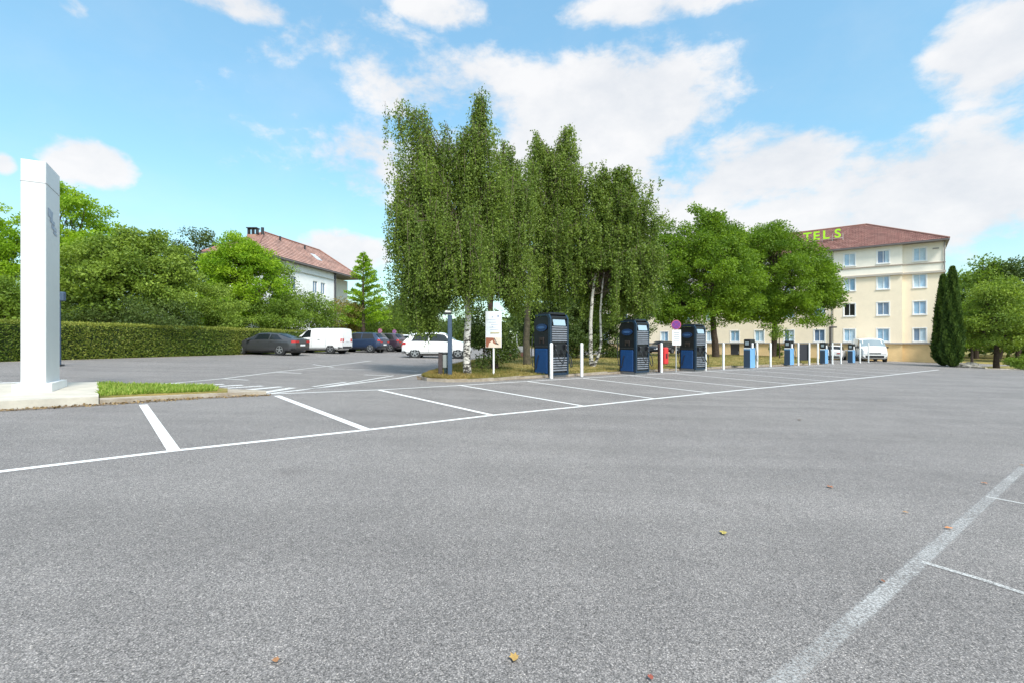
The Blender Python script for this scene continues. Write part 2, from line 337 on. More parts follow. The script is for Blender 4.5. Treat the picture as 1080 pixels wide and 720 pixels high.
struct(ribbon('island_soil', [p.xy for p in iA[:4]], [p.xy for p in iB[:4]], .10, GRASS))
# dirt gathered along the kerb foot
b = MB(); b.add(*strip([P(-90, 441), P(0, 433), P(104, 426.8), P(200, 420.3), P(285, 416.4)], .16, .006)); struct(b.build('kerb_dirt', DIRT))

# lawn with a gentle mound
def lawn_z(x, y): return gz(x, y) + .10 + .24*math.exp(-((x-21)**2 + (y-44)**2) / 13**2) + .08*math.exp(-((x-5)**2 + (y-27)**2) / 5**2)
fr = [(446, 396.5), (452, 398), (470, 399), (492, 399), (519, 398), (547, 396), (596, 393.7), (639, 391.7), (685, 389.2), (704, 388.4), (740, 387), (772, 385.5), (810, 384.3), (845, 383), (866, 382.3)]
bk = [(446.5, 395.7), (455, 391.5), (470, 386.5), (485, 382), (505, 378.5), (530, 377), (565, 375), (610, 374), (650, 373), (690, 372.3), (730, 373), (772, 374), (808, 375), (840, 376.5), (862, 378)]
LF = [P(u, v, .1) for u, v in fr]; LB = [P(u, v, .1) for u, v in bk]
v = []; f = []; nT = 14
for p, q in zip(LF, LB):
    for k in range(nT+1):
        c = p.lerp(q, k/nT); e = math.sin(math.pi*k/nT)**.5 if 0 < k < nT else 0
        v.append((c.x, c.y, gz(c.x, c.y) + .10 + (lawn_z(c.x, c.y) - gz(c.x, c.y) - .10)*e))
for i in range(len(LF)-1):
    for k in range(nT): f.append([i*(nT+1)+k, (i+1)*(nT+1)+k, (i+1)*(nT+1)+k+1, i*(nT+1)+k+1])
lawn = struct(mk('lawn', v, f, GRASS, smooth=True))
b = MB()
ring = LF + LB[::-1]
for i in range(len(ring)-1):
    p, q = ring[i], ring[i+1]; d = (q-p); L_ = d.xy.length
    if L_ < .02: continue
    m_ = (p+q)/2; b.box((m_.x, m_.y, gz(m_.x, m_.y) + .02), (L_+.06, .12, .15), rz=math.atan2(d.y, d.x), ry=0)
struct(b.build('lawn_kerb', mat('dirty_kerb', (.24, .19, .14), .9, col2=(.38, .33, .27), scale=4, bump=.5, bscale=35)))
b = MB(); A = [P(u, v) for u, v in [(440, 400), (492, 402.5), (547, 399.8), (640, 394.6), (704, 391), (772, 388), (866, 384.3)]]; B = [P(u, v) for u, v in [(440, 397.5), (492, 399.6), (547, 396.4), (640, 392), (704, 388.8), (772, 386), (866, 382.9)]]
n = len(A); b.add([(p.x, p.y, gz(p.x, p.y)+.003) for p in A+B], [[i, i+1, n+i+1, n+i] for i in range(n-1)]); struct(b.build('dirt_verge', DIRT))

# ------------------------------------------------------------------ foliage helpers
def leaf_arrays(P_, size, D=None, asp=.55, droop=0.0, jit=1.0):
    """N diamond leaves at P_, growing along D (default random), returns verts, faces"""
    n = len(P_); 
    d = RNG.normal(size=(n, 3))
    if D is not None: d = D + d*jit
    d[:, 2] -= droop; d /= np.linalg.norm(d, axis=1, keepdims=True)
    r = RNG.normal(size=(n, 3)); r[:, 2] *= .35
    s = np.cross(d, np.cross(r, d)*1.0 + 1e-6); s = np.cross(d, r); s /= np.linalg.norm(s, axis=1, keepdims=True) + 1e-9
    size = np.broadcast_to(size, (n,))[:, None]
    nrm = np.cross(d, s)
    v = np.empty((n, 4, 3)); v[:, 0] = P_; v[:, 1] = P_ + d*size*.5 + s*size*asp*.5 + nrm*size*.08; v[:, 2] = P_ + d*size; v[:, 3] = P_ + d*size*.5 - s*size*asp*.5 + nrm*size*.08
    return v.reshape(-1, 3)
def leaves(name, P_, size, m, parent=None, rnd=None, **k):
    v = leaf_arrays(P_, size, **k); n = len(P_)
    if rnd is None: rnd = RNG.random(n)
    return mk(name, v, np.arange(4*n).reshape(n, 4), m, parent, attr=np.repeat(np.clip(rnd, 0, 1), 4))
def sample_lobes(lobes, n, shell=.35, wx=.7):
    """points in a union of ellipsoids (c, r), denser to the outside"""
    w = np.array([l[1][0]*l[1][1]*l[1][2] for l in lobes])**wx; w /= w.sum(); idx = RNG.choice(len(lobes), n, p=w)
    d = RNG.normal(size=(n, 3)); d /= np.linalg.norm(d, axis=1, keepdims=True); rr = RNG.random(n)**(shell)
    c = np.array([l[0] for l in lobes])[idx]; r = np.array([l[1] for l in lobes])[idx]
    return c + d*r*rr[:, None], idx
def px_lobes(L_, Y, depth=.9):
    s = Y/F; return [(tuple(WP(u, v, Y)), (ru*s, max(ru, rv*.6)*s*depth, rv*s)) for (u, v, ru, rv) in L_]
def limb(b, p, q, r0, r1, sag=.0, n=5, seg=6, wob=.06):
    p, q = Vector(p), Vector(q); Ld = (q-p).length; pts = []; 
    for i in range(seg+1):
        t = i/seg; c = p.lerp(q, t); c.z += sag*Ld*math.sin(math.pi*t)
        if 0 < i < seg: c += Vector((random.uniform(-1, 1), random.uniform(-1, 1), random.uniform(-.5, .5)))*wob*Ld*.5
        pts.append(c)
    b.tube(pts, [r0 + (r1-r0)*(i/seg)**.8 for i in range(seg+1)], n)
    return pts
def tree(name, label, cat, base, Y, lobes, m, nclump, nleaf, lsize, trunk_r, bark=None, group=None, clump=.55, shell=.33, droop=.3, fork=.35, trunks=1):
    """broadleaf tree; lobes in px at distance Y; base a world point"""
    root = thing(name, label, cat, base, 0, group); B = Vector(base)
    LB_ = px_lobes(lobes, Y); C_, idx = sample_lobes(LB_, nclump, shell)
    C_[:, 2] = np.maximum(C_[:, 2], B.z + .25)
    cr_ = clump*(.55 + .9*RNG.random(nclump))
    ci = RNG.choice(nclump, nleaf, p=(cr_**2)/(cr_**2).sum()); d = RNG.normal(size=(nleaf, 3)); d /= np.linalg.norm(d, axis=1, keepdims=True)
    d[:, 2] = d[:, 2]*.62
    Pn = C_[ci] + d*(cr_[ci]*(RNG.random(nleaf)**.45 + (RNG.random(nleaf) < .16)*RNG.random(nleaf)*.4))[:, None]
    Pn[:, 2] = np.maximum(Pn[:, 2], B.z + .05)
    tint = RNG.random(nclump)
    leaves('crown', Pn - np.array(B), lsize*(.6 + .8*RNG.random(nleaf)), m, root, rnd=.55*tint[ci] + .45*RNG.random(nleaf), D=d*1.0, droop=droop, jit=.8)
    b = MB(); 
    top = max(l[0][2] for l in LB_); cx = np.mean([l[0][0] for l in LB_]); cy = Y
    fk = Vector((B.x + (cx-B.x)*.3, B.y + (cy-B.y)*.3, B.z + (top-B.z)*fork))
    pts = limb(b, (0, 0, -.15), fk - B, trunk_r*1.15, trunk_r*.75, n=9, wob=.03)
    for l in LB_:
        q = Vector(l[0]); e = limb(b, fk - B, q - B, trunk_r*.6, trunk_r*.16, n=6, seg=7, wob=.08)
        near = [i for i in range(nclump) if (Vector(C_[i]) - q).length < max(l[1])*1.15]; random.shuffle(near)
        for i in near[:26]:
            s_ = e[random.choice((3, 4, 5, 6))]; limb(b, s_, Vector(C_[i]) - B, trunk_r*.14, trunk_r*.04, n=4, seg=4, wob=.1)
    b.build('trunk', bark or BARK, root, True)
    return root
LOWV = [(400, 322), (412, 345), (430, 352), (445, 364), (458, 360), (463, 336), (480, 328), (490, 345), (500, 350), (508, 322), (528, 318), (545, 345), (565, 345), (600, 345), (640, 352), (690, 340)]
def birch(label, base, Y, stems, lobes, m, nstr, per, lsize, low=1.1, group='weeping birches on the lawn', lmin=.8, lmax=2.6, seen=(), bark=None):
    """weeping birch: white stems, limbs arching up, hanging leafy strands"""
    root = thing('birch_tree', label, 'birch tree', base, 0, group); B = Vector(base)
    LB_ = px_lobes(lobes, Y, .85); 
    stp = [Vector(p) for p in stems[0][0]]
    def on_stem(st_, z):
        for a_, b_ in zip(st_, st_[1:]):
            if z <= b_.z: return a_.lerp(b_, max(0, (z-a_.z)/max(.01, b_.z-a_.z)))
        return st_[-1].copy()
    nlimb = nstr//17; T_, _ = sample_lobes(LB_, nlimb, .5, .45); limbs = []; starts = []; Ls = []; ctl = []
    for k in range(nlimb):
        tip = Vector(T_[k]); st_ = [Vector(p) for p in stems[k % len(stems)][0]]; ax = on_stem(st_, tip.z); hd_ = (tip - ax).xy.length
        o_ = on_stem(st_, max(st_[0].z + (st_[-1].z-st_[0].z)*random.uniform(.36, .62), tip.z - hd_*1.15 - .3)); mid = o_.lerp(tip, .55) + Vector((0, 0, .16*(tip-o_).length + .1)); limbs.append((o_, mid, tip))
        reach = random.uniform(.55, 1.25); c_t = random.random()
        for q in range(17):
            t = random.uniform(.28, 1.02)**.8; p_ = o_*(1-t)**2 + mid*2*t*(1-t) + tip*t*t
            starts.append(p_ + Vector((random.gauss(0, .12), random.gauss(0, .12), random.gauss(0, .10)))); Ls.append(random.uniform(lmin, lmax)*reach*random.uniform(.35, 1)); ctl.append(c_t)
    for st in stems:                                              # short leafy twigs round the leading shoots
        st_ = [Vector(p) for p in st[0]]
        for q in range(110):
            z = st_[-1].z - random.random()**1.3*(st_[-1].z-st_[0].z)*.33; p_ = on_stem(st_, z); k_ = (st_[-1].z - z)*.20
            starts.append(p_ + Vector((random.gauss(0, .07+k_), random.gauss(0, .07+k_), random.uniform(0, .3)))); Ls.append(random.uniform(.25, .9)); ctl.append(random.random())
    S_ = np.array([tuple(p) for p in starts]); nstr = len(S_); ci = np.arange(nstr); ct = np.array(ctl)
    allp = []; rn = []; b2 = MB(); dirs = []
    sY = Y/F
    for i in range(nstr):
        p = S_[i]; l = Ls[i]
        uu = 540 + p[0]/p[1]*F; zm = CH + (HV - interp(LOWV, uu))*sY + RNG.random()*.7
        if any(abs(uu-us) < 9 and vs0 < HV - (p[2]-CH)*F/p[1] + l*F/p[1] for us, vs0 in seen) and p[1] < Y + .25: zm = max(zm, CH + (HV - seen[0][1])*sY)
        if p[2] - l < zm: l = max(.1, p[2] - zm)
        if p[2] < zm: continue
        k = max(4, int(per*l)); t = np.sort(RNG.random(k)); az_ = RNG.random()*6.28; out_ = np.array([math.cos(az_), math.sin(az_), 0])*.22
        q = p[None] + out_[None]*np.sin(t*1.5)[:, None]*l*.5; q[:, 2] -= t*l; q += RNG.normal(size=(k, 3))*np.array([.06, .06, .03])
        allp.append(q); rn.append(np.full(k, .6*ct[ci[i]] + .4*RNG.random()))
        if i % 3 == 0:
            b2.tube([Vector(p) - B, Vector(p + out_*l*.3 - np.array([0, 0, l*.5])) - B, Vector(p + out_*l*.5 - np.array([0, 0, l*.97])) - B], [.006, .005, .003], 3, cap=False)
    Q = np.concatenate(allp); rn = np.concatenate(rn); n = len(Q)
    leaves('crown', Q - np.array(B), lsize*(.6 + .7*RNG.random(n)), m, root, rnd=.5*rn + .5*RNG.random(n), droop=.9, asp=.7)
    bw = MB(); bt = MB()
    for st in stems:
        pts = [Vector(p) for p in st[0]]; n_ = len(pts); bw.tube([p - B for p in pts], [st[1]*(1 - .8*i/(n_-1)) for i in range(n_)], 10)
    for k, (o_, mid, tip) in enumerate(limbs):
        r_ = stems[k % len(stems)][1]*random.uniform(.09, .17); n_ = 7
        bt.tube([o_*(1-t)**2 + mid*2*t*(1-t) + tip*t*t - B for t in [q/n_ for q in range(n_)]], [r_*(1 - .85*q/n_) + .003 for q in range(n_)], 5)
    bw.build('trunk', bark or BIRCH, root, True); bt.build('branches', TWIG, root, True); b2.build('twigs', TWIG, root)
    return root
def birch_bark():
    m = bpy.data.materials.new('birch_bark'); m.use_nodes = True; t = m.node_tree; b = t.nodes['Principled BSDF']; nn = t.nodes.new; lk = t.links.new
    c = nn('ShaderNodeTexCoord').outputs['Object']; mp_ = nn('ShaderNodeMapping'); mp_.inputs['Scale'].default_value = (1, 1, 2.2); lk(c, mp_.inputs[0])
    n = nn('ShaderNodeTexNoise'); n.inputs['Scale'].default_value = 5; n.inputs['Detail'].default_value = 5; n.inputs['Roughness'].default_value = .7; lk(mp_.outputs[0], n.inputs['Vector'])
    s = nn('ShaderNodeSeparateXYZ'); lk(c, s.inputs[0]); k = nn('ShaderNodeMath'); k.operation = 'MULTIPLY_ADD'; k.inputs[1].default_value = .05; k.inputs[2].default_value = -.13; lk(s.outputs[2], k.inputs[0])
    k2 = nn('ShaderNodeMath'); k2.operation = 'MINIMUM'; k2.inputs[1].default_value = .0; lk(k.outputs[0], k2.inputs[0])
    ad = nn('ShaderNodeMath'); ad.operation = 'ADD'; lk(n.outputs[0], ad.inputs[0]); lk(k2.outputs[0], ad.inputs[1])
    r = nn('ShaderNodeValToRGB'); e = r.color_ramp.elements; e[0].position = .37; e[0].color = (.03, .026, .022, 1); e[1].position = .43; e[1].color = (.58, .55, .5, 1); lk(ad.outputs[0], r.inputs[0]); lk(r.outputs[0], b.inputs['Base Color'])
    b.inputs['Roughness'].default_value = .8; return m
BIRCH = birch_bark(); TWIG = mat('twig', (.12, .09, .065), .8, var=.3)
LF_B = leaf_mat('birch_leaf', (.05, .095, .016), (.23, .31, .05), .32)
LF_Y = leaf_mat('lime_leaf', (.12, .25, .012), (.33, .47, .025), .38)
LF_M = leaf_mat('green_leaf', (.055, .11, .013), (.22, .32, .04), .32)
LF_M2 = leaf_mat('field_leaf', (.07, .13, .018), (.29, .39, .055), .32)
LF_D = leaf_mat('dark_leaf', (.03, .06, .013), (.12, .17, .035), .25)
LF_P = leaf_mat('plane_leaf', (.045, .105, .009), (.235, .36, .028), .38)
LF_C = leaf_mat('cypress_leaf', (.022, .055, .010), (.12, .19, .035), .15)
LF_H = leaf_mat('hedge_leaf', (.07, .13, .014), (.38, .38, .085), .28)
LF_G = leaf_mat('grass_blade', (.13, .26, .015), (.42, .47, .12), .32)
LF_L = leaf_mat('dry_lawn_blade', (.05, .10, .012), (.38, .26, .09), .25)
LF_R = leaf_mat('russet_leaf', (.12, .14, .03), (.34, .24, .08), .3)

# ------------------------------------------------------------------ grass stuff
def blades(name, label, pts, h, rnd=None, m=None):
    n = len(pts); Pn = np.array(pts); d = RNG.normal(size=(n, 3))*.45; d[:, 2] = 1
    o = leaves(name, Pn, h*(.5 + RNG.random(n)), m or LF_G, None, D=d, jit=.15, asp=.16, rnd=rnd)
    return stuff(o, label, 'grass')
pts = []
for _ in range(15000):
    i = random.randrange(4); t = random.random(); w = .02 + .96*random.random(); a, b_, c, d = iA[i], iA[i+1], iB[i], iB[i+1]
    p = a.lerp(b_, t).lerp(c.lerp(d, t), w); x, y = p.x, p.y
    if i == 3: continue
    if i == 2 and t > .25 and random.random() < (t-.1)*1.5: continue
    pts.append((x, y, gz(x, y) + .09))
blades('grass_tufts', 'bright green weedy grass growing on the narrow kerbed island beside the white pylon', pts, .10)
pts = []
for _ in range(60000):
    i = random.randrange(len(LF)-1); t = random.random(); w = random.random()**1.3; a, b_, c, d = LF[i], LF[i+1], LB[i], LB[i+1]
    p = a.lerp(b_, t).lerp(c.lerp(d, t), w); e = math.sin(math.pi*min(1, w))**.5
    pts.append((p.x, p.y, gz(p.x, p.y) + .10 + (lawn_z(p.x, p.y) - gz(p.x, p.y) - .10)*e))
A_p = np.array(pts); pat = .5 + .28*np.sin(A_p[:, 0]*1.9 + 1.3*np.sin(A_p[:, 1]*1.1)) + .25*np.sin(A_p[:, 1]*.9 + A_p[:, 0]*.4) + .25*np.clip((A_p[:, 0]-15)/8, 0, 1)
blades('lawn_grass', 'patchy dry grass of the kerbed lawn under the birches', pts, .075, np.clip(.6*pat + .45*RNG.random(len(pts)) - .05, 0, 1), LF_L)

# ------------------------------------------------------------------ totem pylon
e1 = Vector((math.cos(R(39.4)), math.sin(R(39.4)), 0)); e2 = Vector((-e1.y, e1.x, 0))
tr_ = P(48.5, 413.0, .13); 
A1 = Vector((.853, .522, 0)).normalized(); EB = Vector((-.522, .853, 0)).normalized()
c_ = tr_ - A1*.18 + EB*.5
pyl = thing('sign_pylon', 'tall white square pylon on a white plinth at the left, seen edge on', 'sign pylon', (c_.x, c_.y, gz(c_.x, c_.y)+.13))
c_.z = gz(c_.x, c_.y)+.13
ang1 = math.atan2(A1.y, A1.x)
Mt = Matrix.Rotation(ang1, 4, 'Z')
b = MB()
fw, fd = .36, 1.0; H_ = 190/F*tr_.y + CH - c_.z + .13 - .13
# plan outline in world axes, edges kept along A1 and EB
def plan(sx, sy): return [A1*(-sx) - EB*sy, A1*sx - EB*sy, A1*sx + EB*sy, A1*(-sx) + EB*sy]
def rbox(b, sx, sy, z0, z1, bev=.012):
    pr = []
    for (px_, py_) in ((-sx, -sy), (sx, -sy), (sx, sy), (-sx, sy)):
        for (ax, ay) in (((1, 0), (0, 1)) if px_*py_ < 0 else ((0, 1), (1, 0))):
            pr.append(A1*(px_ - math.copysign(bev, px_)*ax) + EB*(py_ - math.copysign(bev, py_)*ay))
    a = [(0, 1), (3, 2), (4, 5), (7, 6)]
    pr = sorted(pr, key=lambda q: math.atan2(q.dot(EB)/sy, q.dot(A1)/sx))
    b.prism([(q.x, q.y) for q in pr], z0, z1)
rbox(b, fw/2, fd/2, .13, H_); b.build('body', mat('pylon_white', (.66, .665, .67), .45, var=.035, scale=1.3), pyl)
b = MB(); rbox(b, fw/2 + .10, fd/2 + .08, -.03, .16, .01); b.build('plinth', WHITE, pyl)
b = MB(); rbox(b, fw/2 + .006, fd/2 + .006, H_-.42, H_-.405, .005); b.build('seam', mat('seam_grey', (.45, .45, .46), .6), pyl)
# emblem on the side that faces the bays: a small blue-grey blot of shapes
b = MB(); o_ = A1*(fw/2 + .004)
for (y0, y1, z0, z1) in ((-.36, -.06, 3.42, 3.58), (-.24, .10, 3.33, 3.40), (-.12, .2, 3.22, 3.30), (.0, .22, 3.14, 3.19)):
    b.extr([(y0, z0), (y1, z0-.03), (y1, z1-.03), (y0, z1)], o_, EB, (0, 0, 1), A1, .006)
b.build('emblem', mat('emblem_blue', (.22, .28, .40), .5, col2=(.48, .52, .58), scale=9), pyl)

# slim dark slab behind the pylon
p = P(62.5, 386)
t = thing('lamp_post', 'slim dark blue post with a box head standing just behind the white pylon', 'lamp post', p)
b = MB(); b.tube([(0, 0, -.1), (0, 0, 2.35)], [.055, .045], 10); b.build('post', mat('slate_blue_paint', (.05, .08, .13), .4, var=.1), t, True)
b = MB(); b.box((.03, 0, 2.52), (.34, .16, .34), bev=.03); b.build('lamp_head', mat('slate_blue_paint', (.05, .08, .13)), t)
b = MB(); b.box((0, 0, .05), (.22, .22, .05), bev=.01); b.build('base_plate', BLACK, t)

# ------------------------------------------------------------------ bollards
BP = [(581.5, 399, 'in front of the nearest big blue charger'), (613.5, 397, 'standing alone right of the nearest big blue charger'), (674, 394.3, 'in front of the second big blue charger'), (697.6, 392.8, 'in front of the red fire point'),
      (744, 390.5, 'in front of the third big blue charger'), (763, 389.6, 'just right of the third big blue charger'), (798.5, 387.4, 'against the first small pale blue charger'), (812.7, 386.9, 'between the first two small chargers, left of the tree trunk'),
      (842, 385.3, 'left of the dark board'), (853.6, 384.8, 'right of the dark board'), (862.5, 384.2, 'touching the left side of the third small charger'), (878, 383.9, 'right of the third small charger'), (887, 383.6, 'between the third and fourth small chargers, nearer the fourth'), (907, 382.8, 'in front of the left half of the white van'), (916, 382.6, 'in front of the right half of the white van')]
BW = mat('bollard_white', (.74, .74, .73), .5, var=.08, scale=5)
p = P(BP[0][0], BP[0][1])
b0 = thing('bollard', 'white steel bollard ' + BP[0][2], 'bollard', p, 0, 'white bollards along the charging bays')
b = MB(); b.tube([(0, 0, -.05), (0, 0, 1.22), (0, 0, 1.255), (0, 0, 1.27)], [.06, .06, .05, .02], 16); b.build('post', BW, b0, True)
b = MB(); b.tube([(0, 0, .0), (0, 0, .02)], [.085, .08], 16); b.build('foot_collar', mat('grey_steel', (.3, .3, .31), .5, metal=.5), b0, True)
for (u, v, lb) in BP[1:]:
    q = P(u, v); o = copy_tree(b0); o.location = q; o['label'] = 'white steel bollard ' + lb; s = (v - 361.5)/F*q.y/1.27
    o.scale = (1, 1, s)

# ------------------------------------------------------------------ chargers
NAVY = mat('navy_enamel', (.006, .055, .19), .4, var=.1); NAVY2 = mat('dark_blue_trim', (.010, .028, .055), .3); LOUV = mat('silver_louvre', (.17, .18, .20), .45, metal=.2, var=.15); GLOSS = mat('gloss_black', (.008, .009, .012), .35)
SCREEN = mat('charger_screen', (.30, .40, .47), .12, spec=.8)
def big_charger(u, v, label, sc=1):
    p = P(u, v, .06)           # near corner between the two faces we see
    w, d, h = 1.0, .92, 2.35
    t = thing('fast_charger', label, 'charger', p, R(39.4), 'big blue fast chargers', sc)
    # local x = along the bays (louvred front faces -y), y = away; near corner at 0,0
    b = MB(); prof = [(0, .06), (d, .06), (d, h-.22), (d-.12, h-.05), (.10, h-.05), (0, h-.18)]
    b.extr([(a, z) for a, z in prof], (0.03, 0, 0), (0, 1, 0), (0, 0, 1), (1, 0, 0), w-.06); b.build('body', GLOSS, t)
    b = MB()
    for x in (-.01, w-.07): b.extr([(-.05, .02), (.06, .02), (.06, h-.12), (.16, h-.03), (d-.1, h-.03), (d-.1, h+.03), (.05, h+.03), (-.05, h-.14)], (x, 0, 0), (0, 1, 0), (0, 0, 1), (1, 0, 0), .08)
    b.box((w/2, -.0, .06), (w-.1, .08, .09)); b.build('side_frame', NAVY2, t)
    b = MB(); b.box((w/2, .40, h+.05), (w-.12, .7, .11), bev=.03); b.box((w/2, .02, h-.10), (w-.14, .12, .12), bev=.02); b.build('top_cap', GLOSS, t)
    b = MB()
    for k in range(7): b.box((w/2, -.035, 1.34 + k*.088), (w-.18, .05, .055), rx=R(-25))
    b.build('louvres', LOUV, t); b = MB()
    for k in range(6): b.box((w/2, -.035, .20 + k*.095), (w-.18, .05, .055), rx=R(-25))
    b.build('louvres', LOUV, t)
    b = MB(); b.box((w/2, -.03, h-.30), (w-.34, .04, .25), rx=R(-14), bev=.01); b.build('screen', SCREEN, t)
    b = MB(); b.box((.5, -.02, 1.03), (w-.22, .05, .42), bev=.015); b.build('connector_panel', GLOSS, t)
    for x in (.22, .80):
        b = MB(); b.box((x, -.09, 1.12), (.10, .13, .18), bev=.02, rx=R(20)); b.tube([(x, -.1, 1.04), (x, -.17, .95)], .03, 8); b.build('charging_plug', BLACK, t)
    b = MB(); b.tube([(.80, -.17, .96), (.92, -.26, .7), (1.02, -.24, .35), (1.10, -.1, .3), (1.12, .03, .6), (1.06, .06, 1.5), (1.03, .06, 2.0)], .022, 7); b.tube([(.22, -.17, .96), (.3, -.25, .62), (.55, -.2, .45), (.7, -.14, .7), (.6, -.1, 1.0)], .020, 7); b.build('cable', BLACK, t, True)
    b = MB(); b.tube([(.45, .95, 2.0), (.1, 1.08, 1.6), (-.12, .92, .9), (-.10, .86, .35), (-.02, .75, .25), (-.03, .6, .8)], .02, 7); b.build('cable', BLACK, t, True)
    # the side towards the camera: recessed black upper part with blue lens shaped emblem, blue lower door
    b = MB(); b.box((.02, d/2+.02, .56), (.06, d-.20, .98), bev=.02); b.build('door', NAVY, t)
    b = MB(); b.box((.02, d/2+.02, 1.12), (.05, d-.16, .07), bev=.01); b.build('door_ledge', BLACK, t)
    b = MB(); n = 18; b.extr([(d/2 + .3*math.cos(2*math.pi*k/n), 1.86 + .15*math.sin(2*math.pi*k/n)) for k in range(n)], (.015, 0, 0), (0, 1, 0), (0, 0, 1), (-1, 0, 0), .03); b.build('emblem', mat('emblem_navy', (.012, .04, .12), .3), t)
    b = MB(); n = 18; b.extr([(d/2 + .2*math.cos(2*math.pi*k/n), 1.86 + .05*math.sin(2*math.pi*k/n)) for k in range(n)], (-.018, 0, 0), (0, 1, 0), (0, 0, 1), (-1, 0, 0), .006); b.build('emblem_band', mat('emblem_pale', (.05, .12, .28), .3), t)
    b = MB(); b.box((.02, d/2, 1.42), (.05, .26, .12), bev=.01); b.box((.02, d/2-.1, 1.30), (.04, .05, .12)); b.box((.02, d/2+.1, 1.30), (.04, .05, .12)); b.build('card_reader', mat('reader_brown', (.035, .025, .022), .5), t)
    b = MB(); b.box((w/2, d/2, .0), (w-.1, d-.06, .14)); b.build('base', mat('grey_steel', (.3, .3, .31)), t)
    return t
big_charger(579.5, 396, 'big blue charger nearest the camera, beneath the birches', .95)
big_charger(670, 393.3, 'second big blue charger, right of the forked birch', .93)
big_charger(733, 390, 'third big blue charger, under the broadleaf tree beside the no parking sign', .93)
PBL = mat('pale_blue_panel', (.16, .36, .62), .4, var=.06); SLT = mat('slate_panel', (.035, .06, .10), .35)
def small_charger(u, v, label, sc=1):
    p = P(u, v, .03); w, d, h = .62, .40, 1.68
    t = thing('small_charger', label, 'charger', p, R(39.4), 'small pale blue chargers', sc)
    b = MB(); b.box((w/2, d/2, 1.14/2+.03), (w, d, 1.14), bev=.015); b.build('body', PBL, t)
    b = MB(); b.box((w/2, d/2, 1.17+.25), (w-.01, d-.01, .50), bev=.03); b.build('head', GLOSS, t)
    b = MB(); b.box((-.008, d/2, .55), (.014, d-.04, 1.0)); b.build('side_panel', SLT, t)
    b = MB(); b.box((-.004, d/2, 1.43), (.016, .2, .2)); b.build('screen', mat('small_screen', (.3, .36, .4), .2), t)
    b = MB(); b.box((-.004, d/2, 1.15), (.018, d-.04, .07)); b.build('trim', WHITE, t)
    b = MB(); b.box((w/2-.1, -.02, 1.30), (.16, .06, .3), bev=.01); b.build('socket_panel', WHITE, t)
    b = MB(); b.box((w/2+.14, -.045, 1.38), (.09, .09, .18), bev=.02); b.build('charging_plug', BLACK, t)
    b = MB(); b.tube([(w/2+.14, -.06, 1.3), (w/2+.2, -.14, .8), (w/2+.28, -.12, .4), (w+.05, .0, .6), (w+.03, .1, 1.2)], .018, 6); b.build('cable', BLACK, t, True)
    return t
for (u, v, sc, lb) in [(791.5, 388.2, 1, 'small two tone blue charger left of the second tree trunk, nearest of the small ones'), (833.6, 385.2, 1.02, 'second small two tone blue charger, just left of the dark board'), (870.5, 383.6, 1, 'third small two tone blue charger, beside the dark street lamp'), (899.6, 382.8, .98, 'fourth small two tone blue charger, overlapping the left edge of the white van')]:
    small_charger(u, v, lb, sc)

# dark board held low between two bollards
p = P(848.5, 384.6)
t = thing('notice_board', 'blank dark grey board between two bollards right of the second small charger', 'board', p, R(-8))
b = MB(); b.box((0, 0, .93), (.74, .05, 1.18), bev=.01); b.build('panel', mat('board_black', (.022, .022, .03), .5), t)
for x in (-.28, .28): b = MB(); b.tube([(x, .03, -.05), (x, .03, .4)], .02, 6); b.build('post', BLACK, t)
# street lamp near hotel
p = P(875.5, 382.8)
t = thing('street_lamp', 'thin dark lamp post with a short bent arm before the hotel downpipe', 'street lamp', p)
b = MB(); b.tube([(0, 0, -.1), (0, 0, 3.0)], [.075, .07], 8); b.build('post', mat('dark_bronze', (.04, .03, .028), .5), t, True)
b = MB(); b.box((.25, 0, 3.03), (.62, .16, .12), bev=.03); b.build('lamp_arm', mat('dark_bronze', (.04, .03, .028)), t)

# fire point: dark stand with a red extinguisher cabinet
p = P(695.5, 391.3, .05)
t = thing('fire_point', 'red fire extinguisher box on a dark stand left of the no parking sign', 'fire extinguisher', p, R(8))
b = MB(); b.box((0, .03, .62), (.12, .10, 1.3), bev=.02); b.build('stand', mat('dark_red_brown', (.05, .02, .02), .5), t)
b = MB(); b.box((.28, 0, .72), (.25, .22, .78), bev=.04); b.build('cabinet', mat('fire_red', (.55, .03, .03), .4), t)
b = MB(); b.box((.30, -.115, .72), (.08, .012, .22)); b.build('cabinet_window', mat('dark_maroon', (.09, .01, .01), .3), t)
b = MB(); b.tube([(.28, 0, 1.1), (.28, 0, 1.2)], .03, 8); b.box((.28, -.02, 1.2), (.12, .04, .03)); b.build('handle', BLACK, t)

